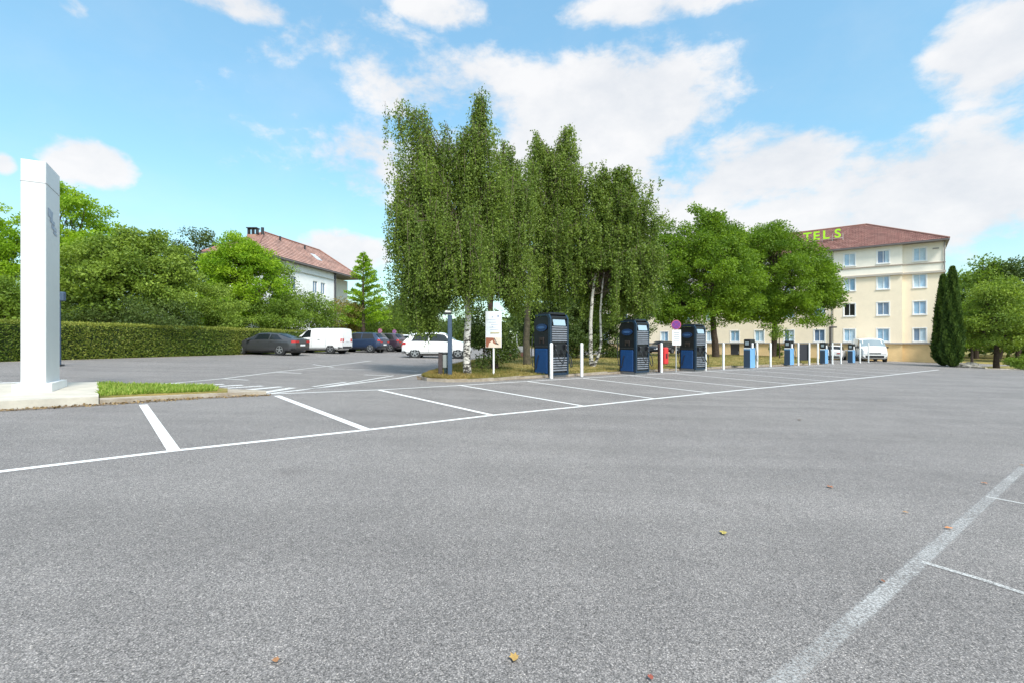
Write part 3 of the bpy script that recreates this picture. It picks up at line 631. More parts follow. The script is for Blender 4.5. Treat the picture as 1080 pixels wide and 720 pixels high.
# no parking sign
def disc(b, c, r, th, n=24):
    b.extr([(r*math.cos(2*math.pi*k/n), r*math.sin(2*math.pi*k/n)) for k in range(n)], c, (1, 0, 0), (0, 0, 1), (0, -1, 0), th)
PUR = mat('sign_purple', (.15, .035, .24), .4)
def round_sign(p, label, sc=1, face=None):
    t = thing('parking_sign', label, 'sign', p, R(-10), None, sc)
    b = MB(); b.tube([(0, 0, -.1), (0, 0, 2.25)], .03, 10); b.build('pole', mat('galvanised', (.5, .5, .5), .4, metal=.5), t, True)
    b = MB(); disc(b, (0, -.03, 2.15), .225, .015); b.build('rim', mat('sign_red', (.42, .08, .16), .4), t)
    b = MB(); disc(b, (0, -.046, 2.15), .19, .004); b.build('face', face or PUR, t)
    b = MB(); b.box((0, -.052, 2.15), (.36, .006, .035), ry=R(45)); b.box((0, -.059, 2.15), (.36, .006, .035), ry=R(-45)); b.build('cross', mat('sign_cross', (.26, .04, .18), .4), t)
    b = MB(); b.box((.02, -.03, 1.55), (.40, .02, .72), bev=.004); b.build('plate', WHITE, t)
    b = MB()
    for k in range(5): b.box((.02, -.044, 1.78 - k*.1), (.28 - .06*(k % 2), .004, .022))
    b.build('small_print', mat('print_grey', (.25, .26, .3), .6), t)
    return t
round_sign(P(713, 390.3, .08), 'round purple no parking sign over a white plate, left of the third big charger')
q = P(401, 371.5); round_sign(q, 'small round sign over a white plate rising behind the blue cars by the hedge', .85, mat('faded_pink', (.38, .20, .26), .5))
q = P(416, 370.5); round_sign(q, 'small round sign over a white plate rising behind the half hidden white car', .85, mat('faded_violet', (.22, .14, .30), .5))

# information board on white post
p = P(520.5, 395.5, .06)
t = thing('information_board', 'tall white information board with a picture at its foot, on a white post', 'sign', p, R(-4))
s_ = p.y/F
b = MB(); b.tube([(0, .03, -.1), (0, .03, 33*s_)], .035, 12); b.build('post', WHITE, t, True)
b = MB(); b.box((0, 0, 48*s_), (17*s_, .03, 38*s_), bev=.006); b.build('panel', mat('board_white', (.74, .76, .80), .4), t)
b = MB(); b.box((0, -.018, 34.5*s_), (16.4*s_, .006, 10.4*s_)); b.build('picture', mat('picture_beige', (.62, .50, .40), .5, col2=(.75, .62, .52), scale=4), t)
b = MB(); b.extr([(-8*s_, 30*s_), (-5.5*s_, 29.6*s_), (-4.5*s_, 34*s_), (-1*s_, 37*s_), (-.2*s_, 34*s_), (2.5*s_, 32.6*s_), (4*s_, 33.6*s_), (1.5*s_, 35*s_), (-.2*s_, 39.3*s_), (-8*s_, 39.5*s_)], (0, -.022, 0), (1, 0, 0), (0, 0, 1), (0, -1, 0), .004); b.build('picture_figure', mat('picture_brown', (.28, .09, .045), .5), t)
b = MB(); b.extr([(0, 39*s_), (1.2*s_, 39*s_), (3*s_, 33*s_), (5.5*s_, 32.3*s_), (5*s_, 33.4*s_), (3.6*s_, 34*s_)], (0, -.028, 0), (1, 0, 0), (0, 0, 1), (0, -1, 0), .003); b.build('picture_line', BLACK, t)
b = MB()
for k, (x0, w) in enumerate([(-3, 9), (-2, 8), (0, 7), (-1.5, 8), (0, 9)]): b.box(((x0 + 1)*s_, -.018, (58 - k*2.6)*s_), (w*s_, .004, .28*s_))
b.build('small_print', mat('print_blue', (.28, .33, .46), .6), t)
b = MB(); b.box((5*s_, -.018, 62*s_), (1.6*s_, .004, 2.2*s_)); b.box((-1*s_, -.018, 61*s_), (1.2*s_, .004, 1.2*s_)); b.box((-1*s_, -.018, 50.5*s_), (1.2*s_, .004, 1.0*s_)); b.build('small_mark', mat('print_blue', (.28, .33, .46)), t)
b = MB(); b.box((1.2*s_, -.018, 44.3*s_), (9*s_, .004, 1.8*s_)); b.box((5*s_, -.021, 44.6*s_), (3*s_, .004, 1.2*s_)); b.build('caption_bar', mat('caption_yellow', (.5, .45, .30), .5), t)

# lamp post, litter bin and stump post at the island tip
p = P(474.5, 396.5, .08)
t = thing('lamp_post', 'dark blue lamp post with a pale lamp on top at the tip of the lawn', 'lamp post', p)
s_ = p.y/F
b = MB(); b.box((0, 0, 31*s_), (.14, .14, 66*s_), bev=.02); b.build('post', mat('slate_blue_paint', (.05, .08, .13)), t)
b = MB(); b.box((-.08, 0, 65.5*s_), (.26, .2, .05), bev=.01); b.box((.0, 0, 69*s_), (.16, .14, .03)); b.build('lamp_housing', BLACK, t)
b = MB(); b.box((-.06, 0, 67.5*s_), (.20, .15, .08), bev=.02); b.build('lamp', mat('opal_lamp', (.7, .68, .62), .3), t)
p = P(469.3, 396, .08)
t = thing('litter_bin', 'slim grey litter bin hung between the lamp post and the dark stub post', 'bin', p)
b = MB(); b.box((0, 0, 15.5*s_), (.17, .16, 15*s_), bev=.03); b.build('body', mat('bin_grey', (.27, .29, .28), .5, var=.1), t)
b = MB(); b.box((0, 0, 23.6*s_), (.18, .17, .04), bev=.01); b.build('lid', BLACK, t)
b = MB(); b.box((.03, 0, 5*s_), (.10, .1, 10*s_)); b.build('foot', mat('bin_green', (.01, .03, .03), .5), t)
p = P(464.5, 396.2, .08)
t = thing('stub_post', 'short dark wooden stub post left of the grey litter bin', 'post', p)
b = MB(); b.box((0, 0, 12*s_), (.13, .13, 25*s_), bev=.012); b.build('post', mat('stained_timber', (.06, .045, .045), .8, var=.3, scale=12), t)
b = MB(); b.box((0, 0, 24.8*s_), (.15, .15, .03), bev=.01, taper=.7); b.build('cap', BLACK, t)

# ------------------------------------------------------------------ cars
def car(label, loc, heading, spec, paint, group='cars parked in the car park', name='parked_car', cat='car', rimcol=None):
    """x = forwards. spec: L, W, top table, belt table, ground clearance, wheel r, wheel x (front, rear), glasses"""
    t = thing(name, label, cat, loc, heading, group)
    Lc, Wc = spec['L'], spec['W']; hw = Wc/2; roof = max(z for _, z in spec['top']); zb = spec.get('zb', .22)
    beltm = spec['belt']
    def ht(x): return interp(spec['top'], x)
    def bl(x): return min(interp(beltm, x), ht(x) - .03)
    def wd(x):
        e = (abs(x) - (Lc/2 - .55))/.55
        return hw*(1 - .16*max(0, e)**2.2)
    tumble = spec.get('tumble', .20)
    def S(x, s):
        w = wd(x); tp = ht(x); be = bl(x); g = max(0, min(1, (tp-be)/(roof-1.0 if roof < 1.7 else roof - 1.2))); rh = w*(.94 - tumble*g)
        low = zb + (.10 if abs(x) > Lc/2-.25 else 0)
        pts = [(0, low), (.82*w, low), (.975*w, low+.10), (w, (low+be)*.5), (.965*w, be), (rh, tp-.07*min(1, .4+g)), (rh*.80, tp-.012), (0, tp+.02)]
        i = min(6, int(s)); f_ = s - i; a, b_ = pts[i], pts[i+1]
        return a[0] + (b_[0]-a[0])*f_, a[1] + (b_[1]-a[1])*f_
    def patch(name, x0f, x1f, s0, s1, off, m, sides=(1, -1), nx_=10, ns=3, smooth=True, parent=None, join=False):
        for sd_ in sides:
            v = []; f = []
            for j in range(ns+1):
                s = s0 + (s1-s0)*j/ns; a, b_ = x0f(j/ns), x1f(j/ns)
                for i in range(nx_+1):
                    x = a + (b_-a)*i/nx_; y, z = S(x, s); y2, z2 = S(x, min(7, s+.05)); y1, z1 = S(x, max(0, s-.05))
                    n = Vector((0, z2-z1, -(y2-y1))); n = n.normalized() if n.length > 1e-6 else Vector((0, 1, 0))
                    dx = (ht(x+.03) - ht(x-.03))/.06 if s > 4.9 else 0
                    n = Vector((-dx*n.z, n.y, n.z)).normalized()
                    v.append((x + n.x*off, (y + n.y*off)*sd_, z + n.z*off))
            for j in range(ns):
                for i in range(nx_): 
                    q = [j*(nx_+1)+i, j*(nx_+1)+i+1, (j+1)*(nx_+1)+i+1, (j+1)*(nx_+1)+i]
                    f.append(q if sd_ > 0 else q[::-1])
            yield v, f
    def part(name, *a, m=None, both=True, **k):
        b = MB()
        for v, f in patch(name, *a, m, **k): b.add(v, f)
        return b.build(name, m, t, True)
    # body shell
    X = sorted(set([-Lc/2 + Lc*i/60 for i in range(61)] + [x for x, _ in spec['top']])); sv = [0, 1, 2, 2.5, 3, 3.5, 4, 4.5, 5, 5.5, 6, 6.5, 7]
    v = []; 
    ring = [(s, 1) for s in sv] + [(s, -1) for s in sv[-2:0:-1]]
    for x in X:
        for s, g in ring: y, z = S(x, s); v.append((x, y*g, z))
    k = len(ring); f = [[i*k+j, i*k+(j+1) % k, (i+1)*k+(j+1) % k, (i+1)*k+j] for i in range(len(X)-1) for j in range(k)]
    f.append(list(range(k))); f.append([(len(X)-1)*k+j for j in range(k-1, -1, -1)])
    b = MB(); b.add(v, f); b.build('body', paint, t, True)
    K = lambda a: (lambda q: a)
    for (a0, a1, b0, b1) in spec['side_glass']:
        for sd_ in (1, -1):
            b = MB(); 
            for vv, ff in patch('g', (lambda q, a0=a0, b0=b0: a0 + (b0-a0)*q), (lambda q, a1=a1, b1=b1: a1 + (b1-a1)*q), 4.10, 4.93, .006, None, sides=(sd_,)): b.add(vv, ff)
            b.build('side_window', GLASS, t, True)
    x0, x1 = spec['screen']; part('windscreen', K(x0), K(x1), 5.05, 7, .008, m=spec.get('wsm', GLASS))
    if 'rear' in spec: x0, x1 = spec['rear']; part('rear_window', K(x0), K(x1), 5.2, 7, .008, m=GLASS)
    part('sill', K(-Lc/2+.02), K(Lc/2-.02), 1.3, 2.25, .006, m=BLACK, nx_=30)
    r = spec['r']
    for wx in spec['wx']:
        for sd_ in (1, -1):
            b = MB(); y = hw - .015; b.tube([(wx, sd_*(y-.2), r), (wx, sd_*(y-.008), r)], r+.065, 24); b.build('wheel_arch', BLACK, t)
            w = MB(); w.tube([(wx, sd_*(y-.19), r), (wx, sd_*(y-.02), r), (wx, sd_*(y+.008), r)], [r, r, r*.94], 28); wo = w.build('wheel', TYRE, t, True)
            w = MB(); w.tube([(wx, sd_*(y-.02), r), (wx, sd_*(y+.011), r)], [r*.66, r*.66], 20); w.build('wheel_well', BLACK, wo)
            w = MB()
            for q in range(5): a_ = 2*math.pi*q/5 + .3; w.box((wx + math.cos(a_)*r*.36, sd_*(y+.015), r + math.sin(a_)*r*.36), (r*.60, .022, r*.17), ry=-a_)
            n = 20; w.tube([(wx, sd_*(y+.004), r), (wx, sd_*(y+.028), r)], r*.16, 12)
            for q in range(n):
                a_ = 2*math.pi*(q+.5)/n; w.box((wx + math.cos(a_)*r*.66, sd_*(y+.012), r + math.sin(a_)*r*.66), (r*.07, .02, r*.23), ry=-a_)
            w.build('rim', rimcol or RIM, wo)
    # lamps wrap the corners
    def beb(x): return bl(x)
    for sd_ in (1, -1):
        b = MB(); 
        for vv, ff in patch('l', K(-Lc/2+.01), K(-Lc/2+spec.get('tl', .24)), spec.get('ts', (3.5, 3.95))[0], spec.get('ts', (3.5, 3.95))[1], .010, None, sides=(sd_,)): b.add(vv, ff)
        ts = spec.get('ts', (3.5, 3.95)); y0, z0 = S(-Lc/2, ts[0]); y1, z1 = S(-Lc/2, min(ts[1], 4.6))
        b.box((-Lc/2, sd_*(y0-.17), (z0+z1)/2), (.05, .34 if spec.get('tl', .24) > .15 else .16, abs(z1-z0)*.9)); b.build('tail_light', RED, t)
        b = MB()
        for vv, ff in patch('l', K(Lc/2-.42), K(Lc/2-.01), 3.45, 3.95, .010, None, sides=(sd_,)): b.add(vv, ff)
        y0, z0 = S(Lc/2, 3.5); y1, z1 = S(Lc/2, 3.95); b.box((Lc/2-.005, sd_*(y0-.16), (z0+z1)/2), (.04, .34, abs(z1-z0)*.9)); b.build('headlight', LAMP, t)
        b = MB(); mxp = spec['mirror']; y0, z0 = S(mxp, 4.1); b.box((mxp, sd_*(y0+.10), z0+.05), (.14, .2, .13), bev=.03); b.build('wing_mirror', BLACK if spec.get('bm') else paint, t)
        for hx in spec['handles']: 
            y0, z0 = S(hx, 3.75); b = MB(); b.box((hx, sd_*(y0+.012), z0), (.16, .025, .03)); b.build('door_handle', paint if not spec.get('bm') else BLACK, t)
        # door gaps
        b = MB()
        for dx_ in spec['gaps']:
            for vv, ff in patch('g', K(dx_-.007), K(dx_+.007), 2.3, 4.05, .003, None, sides=(sd_,), nx_=1, ns=6): b.add(vv, ff)
        b.build('door_seam', BLACK, t)
    b = MB(); b.box((-Lc/2-.012, 0, .62 if roof < 1.7 else .9), (.02, .50, .11)); b.build('number_plate', WHITE, t)
    b = MB(); b.box((-Lc/2-.004, 0, zb+.19), (.05, Wc*.72, .16), bev=.02); b.build('rear_bumper_trim', BLACK, t)
    b = MB(); b.box((Lc/2, 0, zb+.20), (.05, Wc*.66, .18), bev=.02); b.box((Lc/2+.0, 0, zb+.45), (.04, Wc*.44, .10), bev=.02); b.build('grille', BLACK, t)
    b = MB(); b.box((0, 0, zb+.02), (Lc*.86, Wc*.8, .12)); b.build('underbody', BLACK, t)
    return t
FAST = dict(L=4.8, W=1.84, zb=.2, r=.335, wx=(1.48, -1.36), top=[(-2.4, .98), (-2.36, 1.02), (-2.05, 1.08), (-1.1, 1.38), (-.3, 1.45), (.35, 1.43), (1.25, 1.02), (2.0, .88), (2.35, .72), (2.4, .62)], belt=[(-2.4, .93), (0, .95), (1.2, .90), (2.4, .62)],
            side_glass=[(-1.55, -.62, -1.05, -.62), (-.54, .95, -.54, .42)], screen=(.42, 1.18), rear=(-2.0, -1.15), mirror=.85, handles=(.15, -.75), gaps=(-.58, .98, -1.45), tumble=.25)
HATCH = dict(L=4.1, W=1.76, zb=.2, r=.32, wx=(1.28, -1.27), top=[(-2.05, .85), (-2.02, 1.0), (-1.92, 1.1), (-1.55, 1.48), (-1.2, 1.56), (.1, 1.58), (.45, 1.54), (1.15, 1.08), (1.8, .92), (2.0, .78), (2.05, .65)], belt=[(-2.05, 1.0), (0, .97), (1.2, .94), (2.05, .62)],
             side_glass=[(-1.5, -.5, -1.25, -.5), (-.42, .95, -.42, .48)], screen=(.52, 1.1), rear=(-1.88, -1.56), mirror=.8, handles=(.2, -.7), gaps=(-.46, .98, -1.2), tumble=.2)
SUV = dict(L=4.4, W=1.84, zb=.27, r=.355, wx=(1.35, -1.32), top=[(-2.2, .95), (-2.17, 1.1), (-2.05, 1.2), (-1.75, 1.55), (-1.4, 1.63), (0, 1.66), (.4, 1.62), (1.1, 1.16), (1.9, 1.02), (2.15, .85), (2.2, .7)], belt=[(-2.2, 1.08), (0, 1.04), (1.1, 1.02), (2.2, .68)],
           side_glass=[(-1.7, -.55, -1.45, -.55), (-.47, .95, -.47, .45)], screen=(.48, 1.04), rear=(-2.02, -1.74), mirror=.8, handles=(.2, -.75), gaps=(-.51, .98, -1.35), tumble=.19)
VANS = dict(L=4.4, W=1.85, zb=.24, r=.33, wx=(1.38, -1.33), top=[(-2.2, 1.70), (-2.17, 1.8), (-2.0, 1.84), (0, 1.85), (.55, 1.82), (1.35, 1.2), (1.95, 1.08), (2.15, .88), (2.2, .7)], belt=[(-2.2, 1.10), (0, 1.12), (1.3, 1.08), (2.2, .68)],
            side_glass=[(.28, 1.25, .28, .72)], screen=(.62, 1.3), mirror=1.05, handles=(.4, -.4), gaps=(.2, 1.28, -.95), tl=.1, ts=(3.3, 4.0), tumble=.10, bm=True)
VANB = dict(L=5.0, W=1.96, zb=.25, r=.35, wx=(1.62, -1.55), top=[(-2.5, 1.85), (-2.47, 1.93), (-2.2, 1.97), (0, 1.98), (1.0, 1.95), (1.25, 1.86), (1.95, 1.28), (2.35, 1.12), (2.47, .95), (2.5, .75)], belt=[(-2.5, 1.15), (0, 1.15), (1.8, 1.1), (2.5, .72)],
            side_glass=[(.75, 1.85, .75, 1.2)], screen=(1.28, 1.92), wsm=mat('sky_pale_windscreen', (.20, .26, .29), .08, spec=1), mirror=1.6, handles=(.85, -.2), gaps=(.66, 1.9, -.9), tl=.12, ts=(3.3, 4.0), tumble=.10, bm=True)  # pale windscreen colour stands for the sky mirrored in the glass
def pm(n, c, r=.3, metal=.3): return mat(n, c, r, metal=metal, coat=.8)
HD = math.atan2(.17, -.975)
def put(u, v, back=0): 
    p = P(u, v); return p
p = P(286, 373.8); car('dark grey fastback saloon parked nose to the hedge, nearest of the row', (p.x-.2, p.y+.2, gz(p.x, p.y)), HD, FAST, pm('charcoal_paint', (.055, .057, .062)))
p = P(338, 372.0); car('white panel van parked nose to the hedge between the grey saloon and the blue car', (p.x, p.y, gz(p.x, p.y)), HD, VANS, pm('white_paint', (.78, .78, .78), .35, 0), name='parked_van', cat='van', rimcol=None)
p = P(381, 371.1); car('dark blue hatchback suv parked right of the white panel van', (p.x, p.y, gz(p.x, p.y)), HD-.05, SUV, pm('blue_paint', (.025, .045, .10)))
p = P(403, 370.3); car('dark plum suv parked right of the dark blue one', (p.x, p.y, gz(p.x, p.y)), HD-.1, SUV, pm('plum_paint', (.06, .04, .06)))
p = P(425, 369.9); car('white car half hidden behind the white hatchback, right of the plum suv', (p.x, p.y, gz(p.x, p.y)), HD-.15, HATCH, pm('white_paint', (.78, .78, .78)))
p = P(461.5, 377.0); o = car('white hatchback standing side on behind the lamp post and birch', (p.x, p.y, gz(p.x, p.y)), R(4), HATCH, pm('white_paint', (.78, .78, .78))); o.scale = (1.12, 1.12, 1.08)
p = P(921, 381.0); o = car('big white van facing the camera before the hotel plinth', (p.x+.9, p.y+2.0, gz(p.x, p.y)), R(-115), VANB, pm('white_paint', (.78, .78, .78)), name='parked_van', cat='van'); o.scale = (1.2,)*3
p = P(697, 372.6); car('dark car parked before the hotel, seen past the second big charger', (p.x, p.y, gz(p.x, p.y)), R(-140), SUV, pm('black_paint', (.025, .027, .03)))
p = P(722, 373); car('black car parked behind the no parking sign before the hotel', (p.x+.3, p.y, gz(p.x, p.y)), R(-130), HATCH, pm('black_paint', (.025, .027, .03)))
p = P(800, 375.2); car('small white car seen between the first small charger and the tree trunk', (p.x, p.y, gz(p.x, p.y)), R(150), HATCH, pm('white_paint', (.78, .78, .78)))
p = P(884, 379.2); car('small white car behind the third small charger, nose to the hotel', (p.x, p.y+.5, gz(p.x, p.y)), R(50), HATCH, pm('white_paint', (.78, .78, .78)))

# ------------------------------------------------------------------ hotel
FD = Vector((-.779, .627, 0)).normalized(); FN = Vector((-FD.y, FD.x, 0)); FN = Vector((-.627, -.779, 0))  # along the facade to the left, outward normal
H0 = Vector((42.1, 52.66, 0)); BZ = gz(42.1, 52.66)
HW = mat('cream_render', (.84, .715, .545), .9, var=.03, scale=1.5, bump=.15, bscale=80, spec=.1)
HWT = mat('pale_cream_render', (.83, .775, .675), .9, var=.03, scale=1.5, bump=.1, spec=.1)
HY = mat('yellow_render', (.70, .50, .26), .9, var=.08, scale=1.2, bump=.15, bscale=80, spec=.1)
GREYB = mat('grey_band', (.36, .34, .32), .8, var=.1); WFR = mat('window_frame_white', (.80, .80, .80), .4)
def pane_mat(n, c): return mat(n, c, .08, spec=.9, col2=tuple(min(1, x*1.35) for x in c), scale=1.3)
PN = [pane_mat('curtained_pane', (.28, .42, .54)), pane_mat('curtained_pane_blue', (.20, .33, .46)), pane_mat('half_dark_pane', (.11, .17, .26))]
PD = mat('open_dark_window', (.012, .012, .01), .3)
def facade(b, O, ud, nd, t0, t1, z0, z1, holes, rev=.16):
    """wall sheet with window openings and their reveals. holes: (ta, tb, za, zb)"""
    T = sorted(set([t0, t1] + [x for h in holes for x in h[:2]])); Z = sorted(set([z0, z1] + [x for h in holes for x in h[2:]]))
    pt = lambda t_, z, d=0: O + ud*t_ + nd*d + Vector((0, 0, z))
    for a, c in zip(T, T[1:]):
        for e, g in zip(Z, Z[1:]):
            tm, zm = (a+c)/2, (e+g)/2
            if any(h[0] < tm < h[1] and h[2] < zm < h[3] for h in holes): continue
            b.add([pt(a, e), pt(c, e), pt(c, g), pt(a, g)], [[0, 1, 2, 3]])
    for (ta, tb, za, zb_) in holes:
        q = [(ta, za), (tb, za), (tb, zb_), (ta, zb_)]
        for i in range(4):
            (a, e), (c, g) = q[i], q[(i+1) % 4]; b.add([pt(a, e), pt(c, g), pt(c, g, -rev), pt(a, e, -rev)], [[0, 1, 2, 3]])
def window(root, O, ud, nd, ta, tb, za, zb_, pm_, sill=True, split=True, rev=.16, fr=WFR):
    az_ = math.atan2(ud.y, ud.x); tm, zm = (ta+tb)/2, (za+zb_)/2; w, h = tb-ta, zb_-za
    c = lambda t_, z, d: O + ud*t_ + nd*d + Vector((0, 0, z))
    b = MB(); fw_ = .055
    for (t_, z, sx, sz) in ((tm, za+fw_/2, w, fw_), (tm, zb_-fw_/2, w, fw_), (ta+fw_/2, zm, fw_, h-2*fw_), (tb-fw_/2, zm, fw_, h-2*fw_)): b.box(c(t_, z, -rev*.55), (sx-.004, .06, sz), rz=az_)
    if split: b.box(c(tm, zm, -rev*.55), (.05, .06, h-2*fw_), rz=az_)
    if sill:
        b.box(c(tm, za-.055, .03), (w+.22, .10, .10), rz=az_)
        for t_ in (ta-.05, tb+.05): b.box(c(t_, zm+.02, .012), (.09, .03, h+.04), rz=az_)
        b.box(c(tm, zb_+.045, .012), (w+.19, .03, .08), rz=az_)
    wo = b.build('window', fr, root)
    b = MB(); b.box(c(tm, zm, -rev*.75), (w-.02, .01, h-.02), rz=az_); b.build('pane', pm_, wo)
    if pm_ is not PD and random.random() < .6 and sill:
        sgn = random.choice((-1, 1)); b = MB(); cw = w*random.uniform(.3, .62); b.box(c(tm + sgn*(w/2-cw/2-.03), zm, -rev*.70), (cw, .012, h-.06), rz=az_); b.build('curtain', mat('curtain_pale', (.46, .58, .66), .6, var=.1, scale=5), wo)
    return wo
hotel = thing('hotel', 'cream four storey hotel with a brown tiled hip roof at the right', 'building', (0, 0, 0))
ts = [1.65, 4.70, 7.64, 10.79, 14.1, 17.0, 20.1, 23.3, 26.4, 29.5, 32.6, 35.7, 38.8]; ZT = [2.84, 5.72, 8.58, 11.42]
EAV = 11.88
BB = Vector((0, 0, 0)); O1 = H0.copy(); O0 = H0 - FN*.5; O2 = H0 - FN*.15
secs = [(O0, -3.5, -.0, [-1.45]), (O1, 0, 6.24, ts[:2]), (O2, 6.24, 42, ts[2:])]
bl_, bm_, bu_ = MB(), MB(), MB()
for O, a, c, tt in secs:
    hl, hu = [], []
    for t_ in tt:
        for k, zt in enumerate(ZT):
            h = (t_-.52, t_+.52, zt-1.38, zt); (hu if k == 3 else hl).append(h)
            pmx = PD if (abs(t_-4.7) < .1 and k == 1) else random.choice(PN)
            window(hotel, O, FD, FN, *h, pmx)
    if a > 6: door_h = (16.45, 17.55, -1.0, 1.32)
    facade(bm_, O, FD, FN, a, c, 1.2, 8.9, hl + ([(16.45, 17.55, 1.2, 1.32)] if a > 6 else []))
    facade(bu_, O, FD, FN, a, c, 8.9, EAV, hu)
    facade(bl_, O + FN*(-.03), FD, FN, a, c, -2.2, 1.2, [(16.45, 17.55, -1.0, 1.2)] if a > 6 else [])
# returns between sections, end and back walls
def quad(b, p, q, z0, z1): b.add([(p.x, p.y, z0), (q.x, q.y, z0), (q.x, q.y, z1), (p.x, p.y, z1)], [[0, 1, 2, 3]])
for (z0, z1, b) in ((-2.2, 1.2, bl_), (1.2, 8.9, bm_), (8.9, EAV, bu_)):
    s = -.03 if z0 < 0 else 0
    quad(b, O1+FN*s, O0+FN*s, z0, z1); quad(b, O1 + FD*6.24+FN*s, O2 + FD*6.24+FN*s, z0, z1)
    e0 = O0 - FD*3.5; e1_ = e0 - FN*11.5; f0 = O2 + FD*42; f1 = f0 - FN*11.6
    quad(b, e0, e1_, z0, z1); quad(b, f0, f1, z0, z1); quad(b, e1_, f1, z0, z1)
bl_.build('plinth_wall', HY, hotel); bm_.build('wall', HW, hotel); bu_.build('upper_wall', HWT, hotel)
azf = math.atan2(FD.y, FD.x)
b = MB(); b2 = MB(); b3 = MB()
for O, a, c, tt in secs:
    m_ = O + FD*((a+c)/2); ln = c-a
    b.box(m_ + FN*.06 + Vector((0, 0, 1.26)), (ln+.1, .18, .14), rz=azf)
    b2.box(m_ + FN*.04 + Vector((0, 0, 9.72)), (ln+.06, .10, .09), rz=azf); b3.box(m_ + FN*.10 + Vector((0, 0, 8.74)), (ln+.1, .24, .20), rz=azf)
b.build('plinth_ledge', GREYB, hotel); b2.build('string_course', mat('brown_band', (.38, .30, .25), .8), hotel); b3.build('cornice', mat('warm_grey_band', (.46, .41, .36), .8), hotel)
b = MB(); q = O2 + FD*6.4 + FN*.2; b.tube([(q.x, q.y, -1.3), (q.x, q.y, 8.6), (q.x, q.y, EAV-.05)], .04, 8); b.build('downpipe', mat('pipe_grey', (.20, .19, .19), .5), hotel, True)
b = MB(); q = O0 - FD*3.42 + FN*.1; b.tube([(q.x, q.y, -1.3), (q.x, q.y, EAV-.05)], .05, 8); b.build('downpipe', mat('pipe_grey', (.12, .11, .12)), hotel, True)
# door
b = MB(); q = O2 + FD*17.0 - FN*.16; b.box((q.x, q.y, .15), (1.08, .06, 2.3), rz=azf); d_ = b.build('door', mat('door_dark', (.03, .028, .03), .4), hotel)
b = MB(); q = O2 + FD*16.6 - FN*.1; b.box((q.x, q.y, .1), (.04, .06, .3)); b.build('handle', RIM, d_)
# small vent
b = MB(); q = O0 - FD*2.75 + FN*.03; b.box((q.x, q.y, 11.2), (.5, .06, .14), rz=azf); b.build('vent', GREYB, hotel)
# roof
def tile_mat(name, c1, c2, c3, sx=3.0, sy=3.0):
    m = bpy.data.materials.new(name); m.use_nodes = True; t = m.node_tree; b = t.nodes['Principled BSDF']; nn = t.nodes.new; lk = t.links.new
    uv = nn('ShaderNodeTexCoord').outputs['UV']
    br = nn('ShaderNodeTexBrick'); br.inputs['Color1'].default_value = (*c1, 1); br.inputs['Color2'].default_value = (*c2, 1); br.inputs['Mortar'].default_value = (*c3, 1)
    br.inputs['Scale'].default_value = 1; br.inputs['Mortar Size'].default_value = .02; br.inputs['Brick Width'].default_value = sx; br.inputs['Row Height'].default_value = sy; br.inputs['Mortar Smooth'].default_value = .3; lk(uv, br.inputs['Vector'])
    n = nn('ShaderNodeTexNoise'); n.inputs['Scale'].default_value = .9; n.inputs['Detail'].default_value = 6; lk(uv, n.inputs['Vector'])
    r = nn('ShaderNodeValToRGB'); r.color_ramp.elements[0].color = (.7, .7, .7, 1); r.color_ramp.elements[0].position = .3; r.color_ramp.elements[1].color = (1.25, 1.2, 1.15, 1); r.color_ramp.elements[1].position = .7; lk(n.outputs[0], r.inputs[0])
    x = nn('ShaderNodeMix'); x.data_type = 'RGBA'; x.blend_type = 'MULTIPLY'; x.inputs[0].default_value = 1; lk(br.outputs[0], x.inputs[6]); lk(r.outputs[0], x.inputs[7]); lk(x.outputs[2], b.inputs['Base Color'])
    bp = nn('ShaderNodeBump'); bp.inputs['Distance'].default_value = .05; bp.inputs['Strength'].default_value = .8; bp.invert = True; lk(br.outputs['Fac'], bp.inputs['Height']); lk(bp.outputs[0], b.inputs['Normal'])
    b.inputs['Roughness'].default_value = .85; b.inputs['Specular IOR Level'].default_value = .2; return m
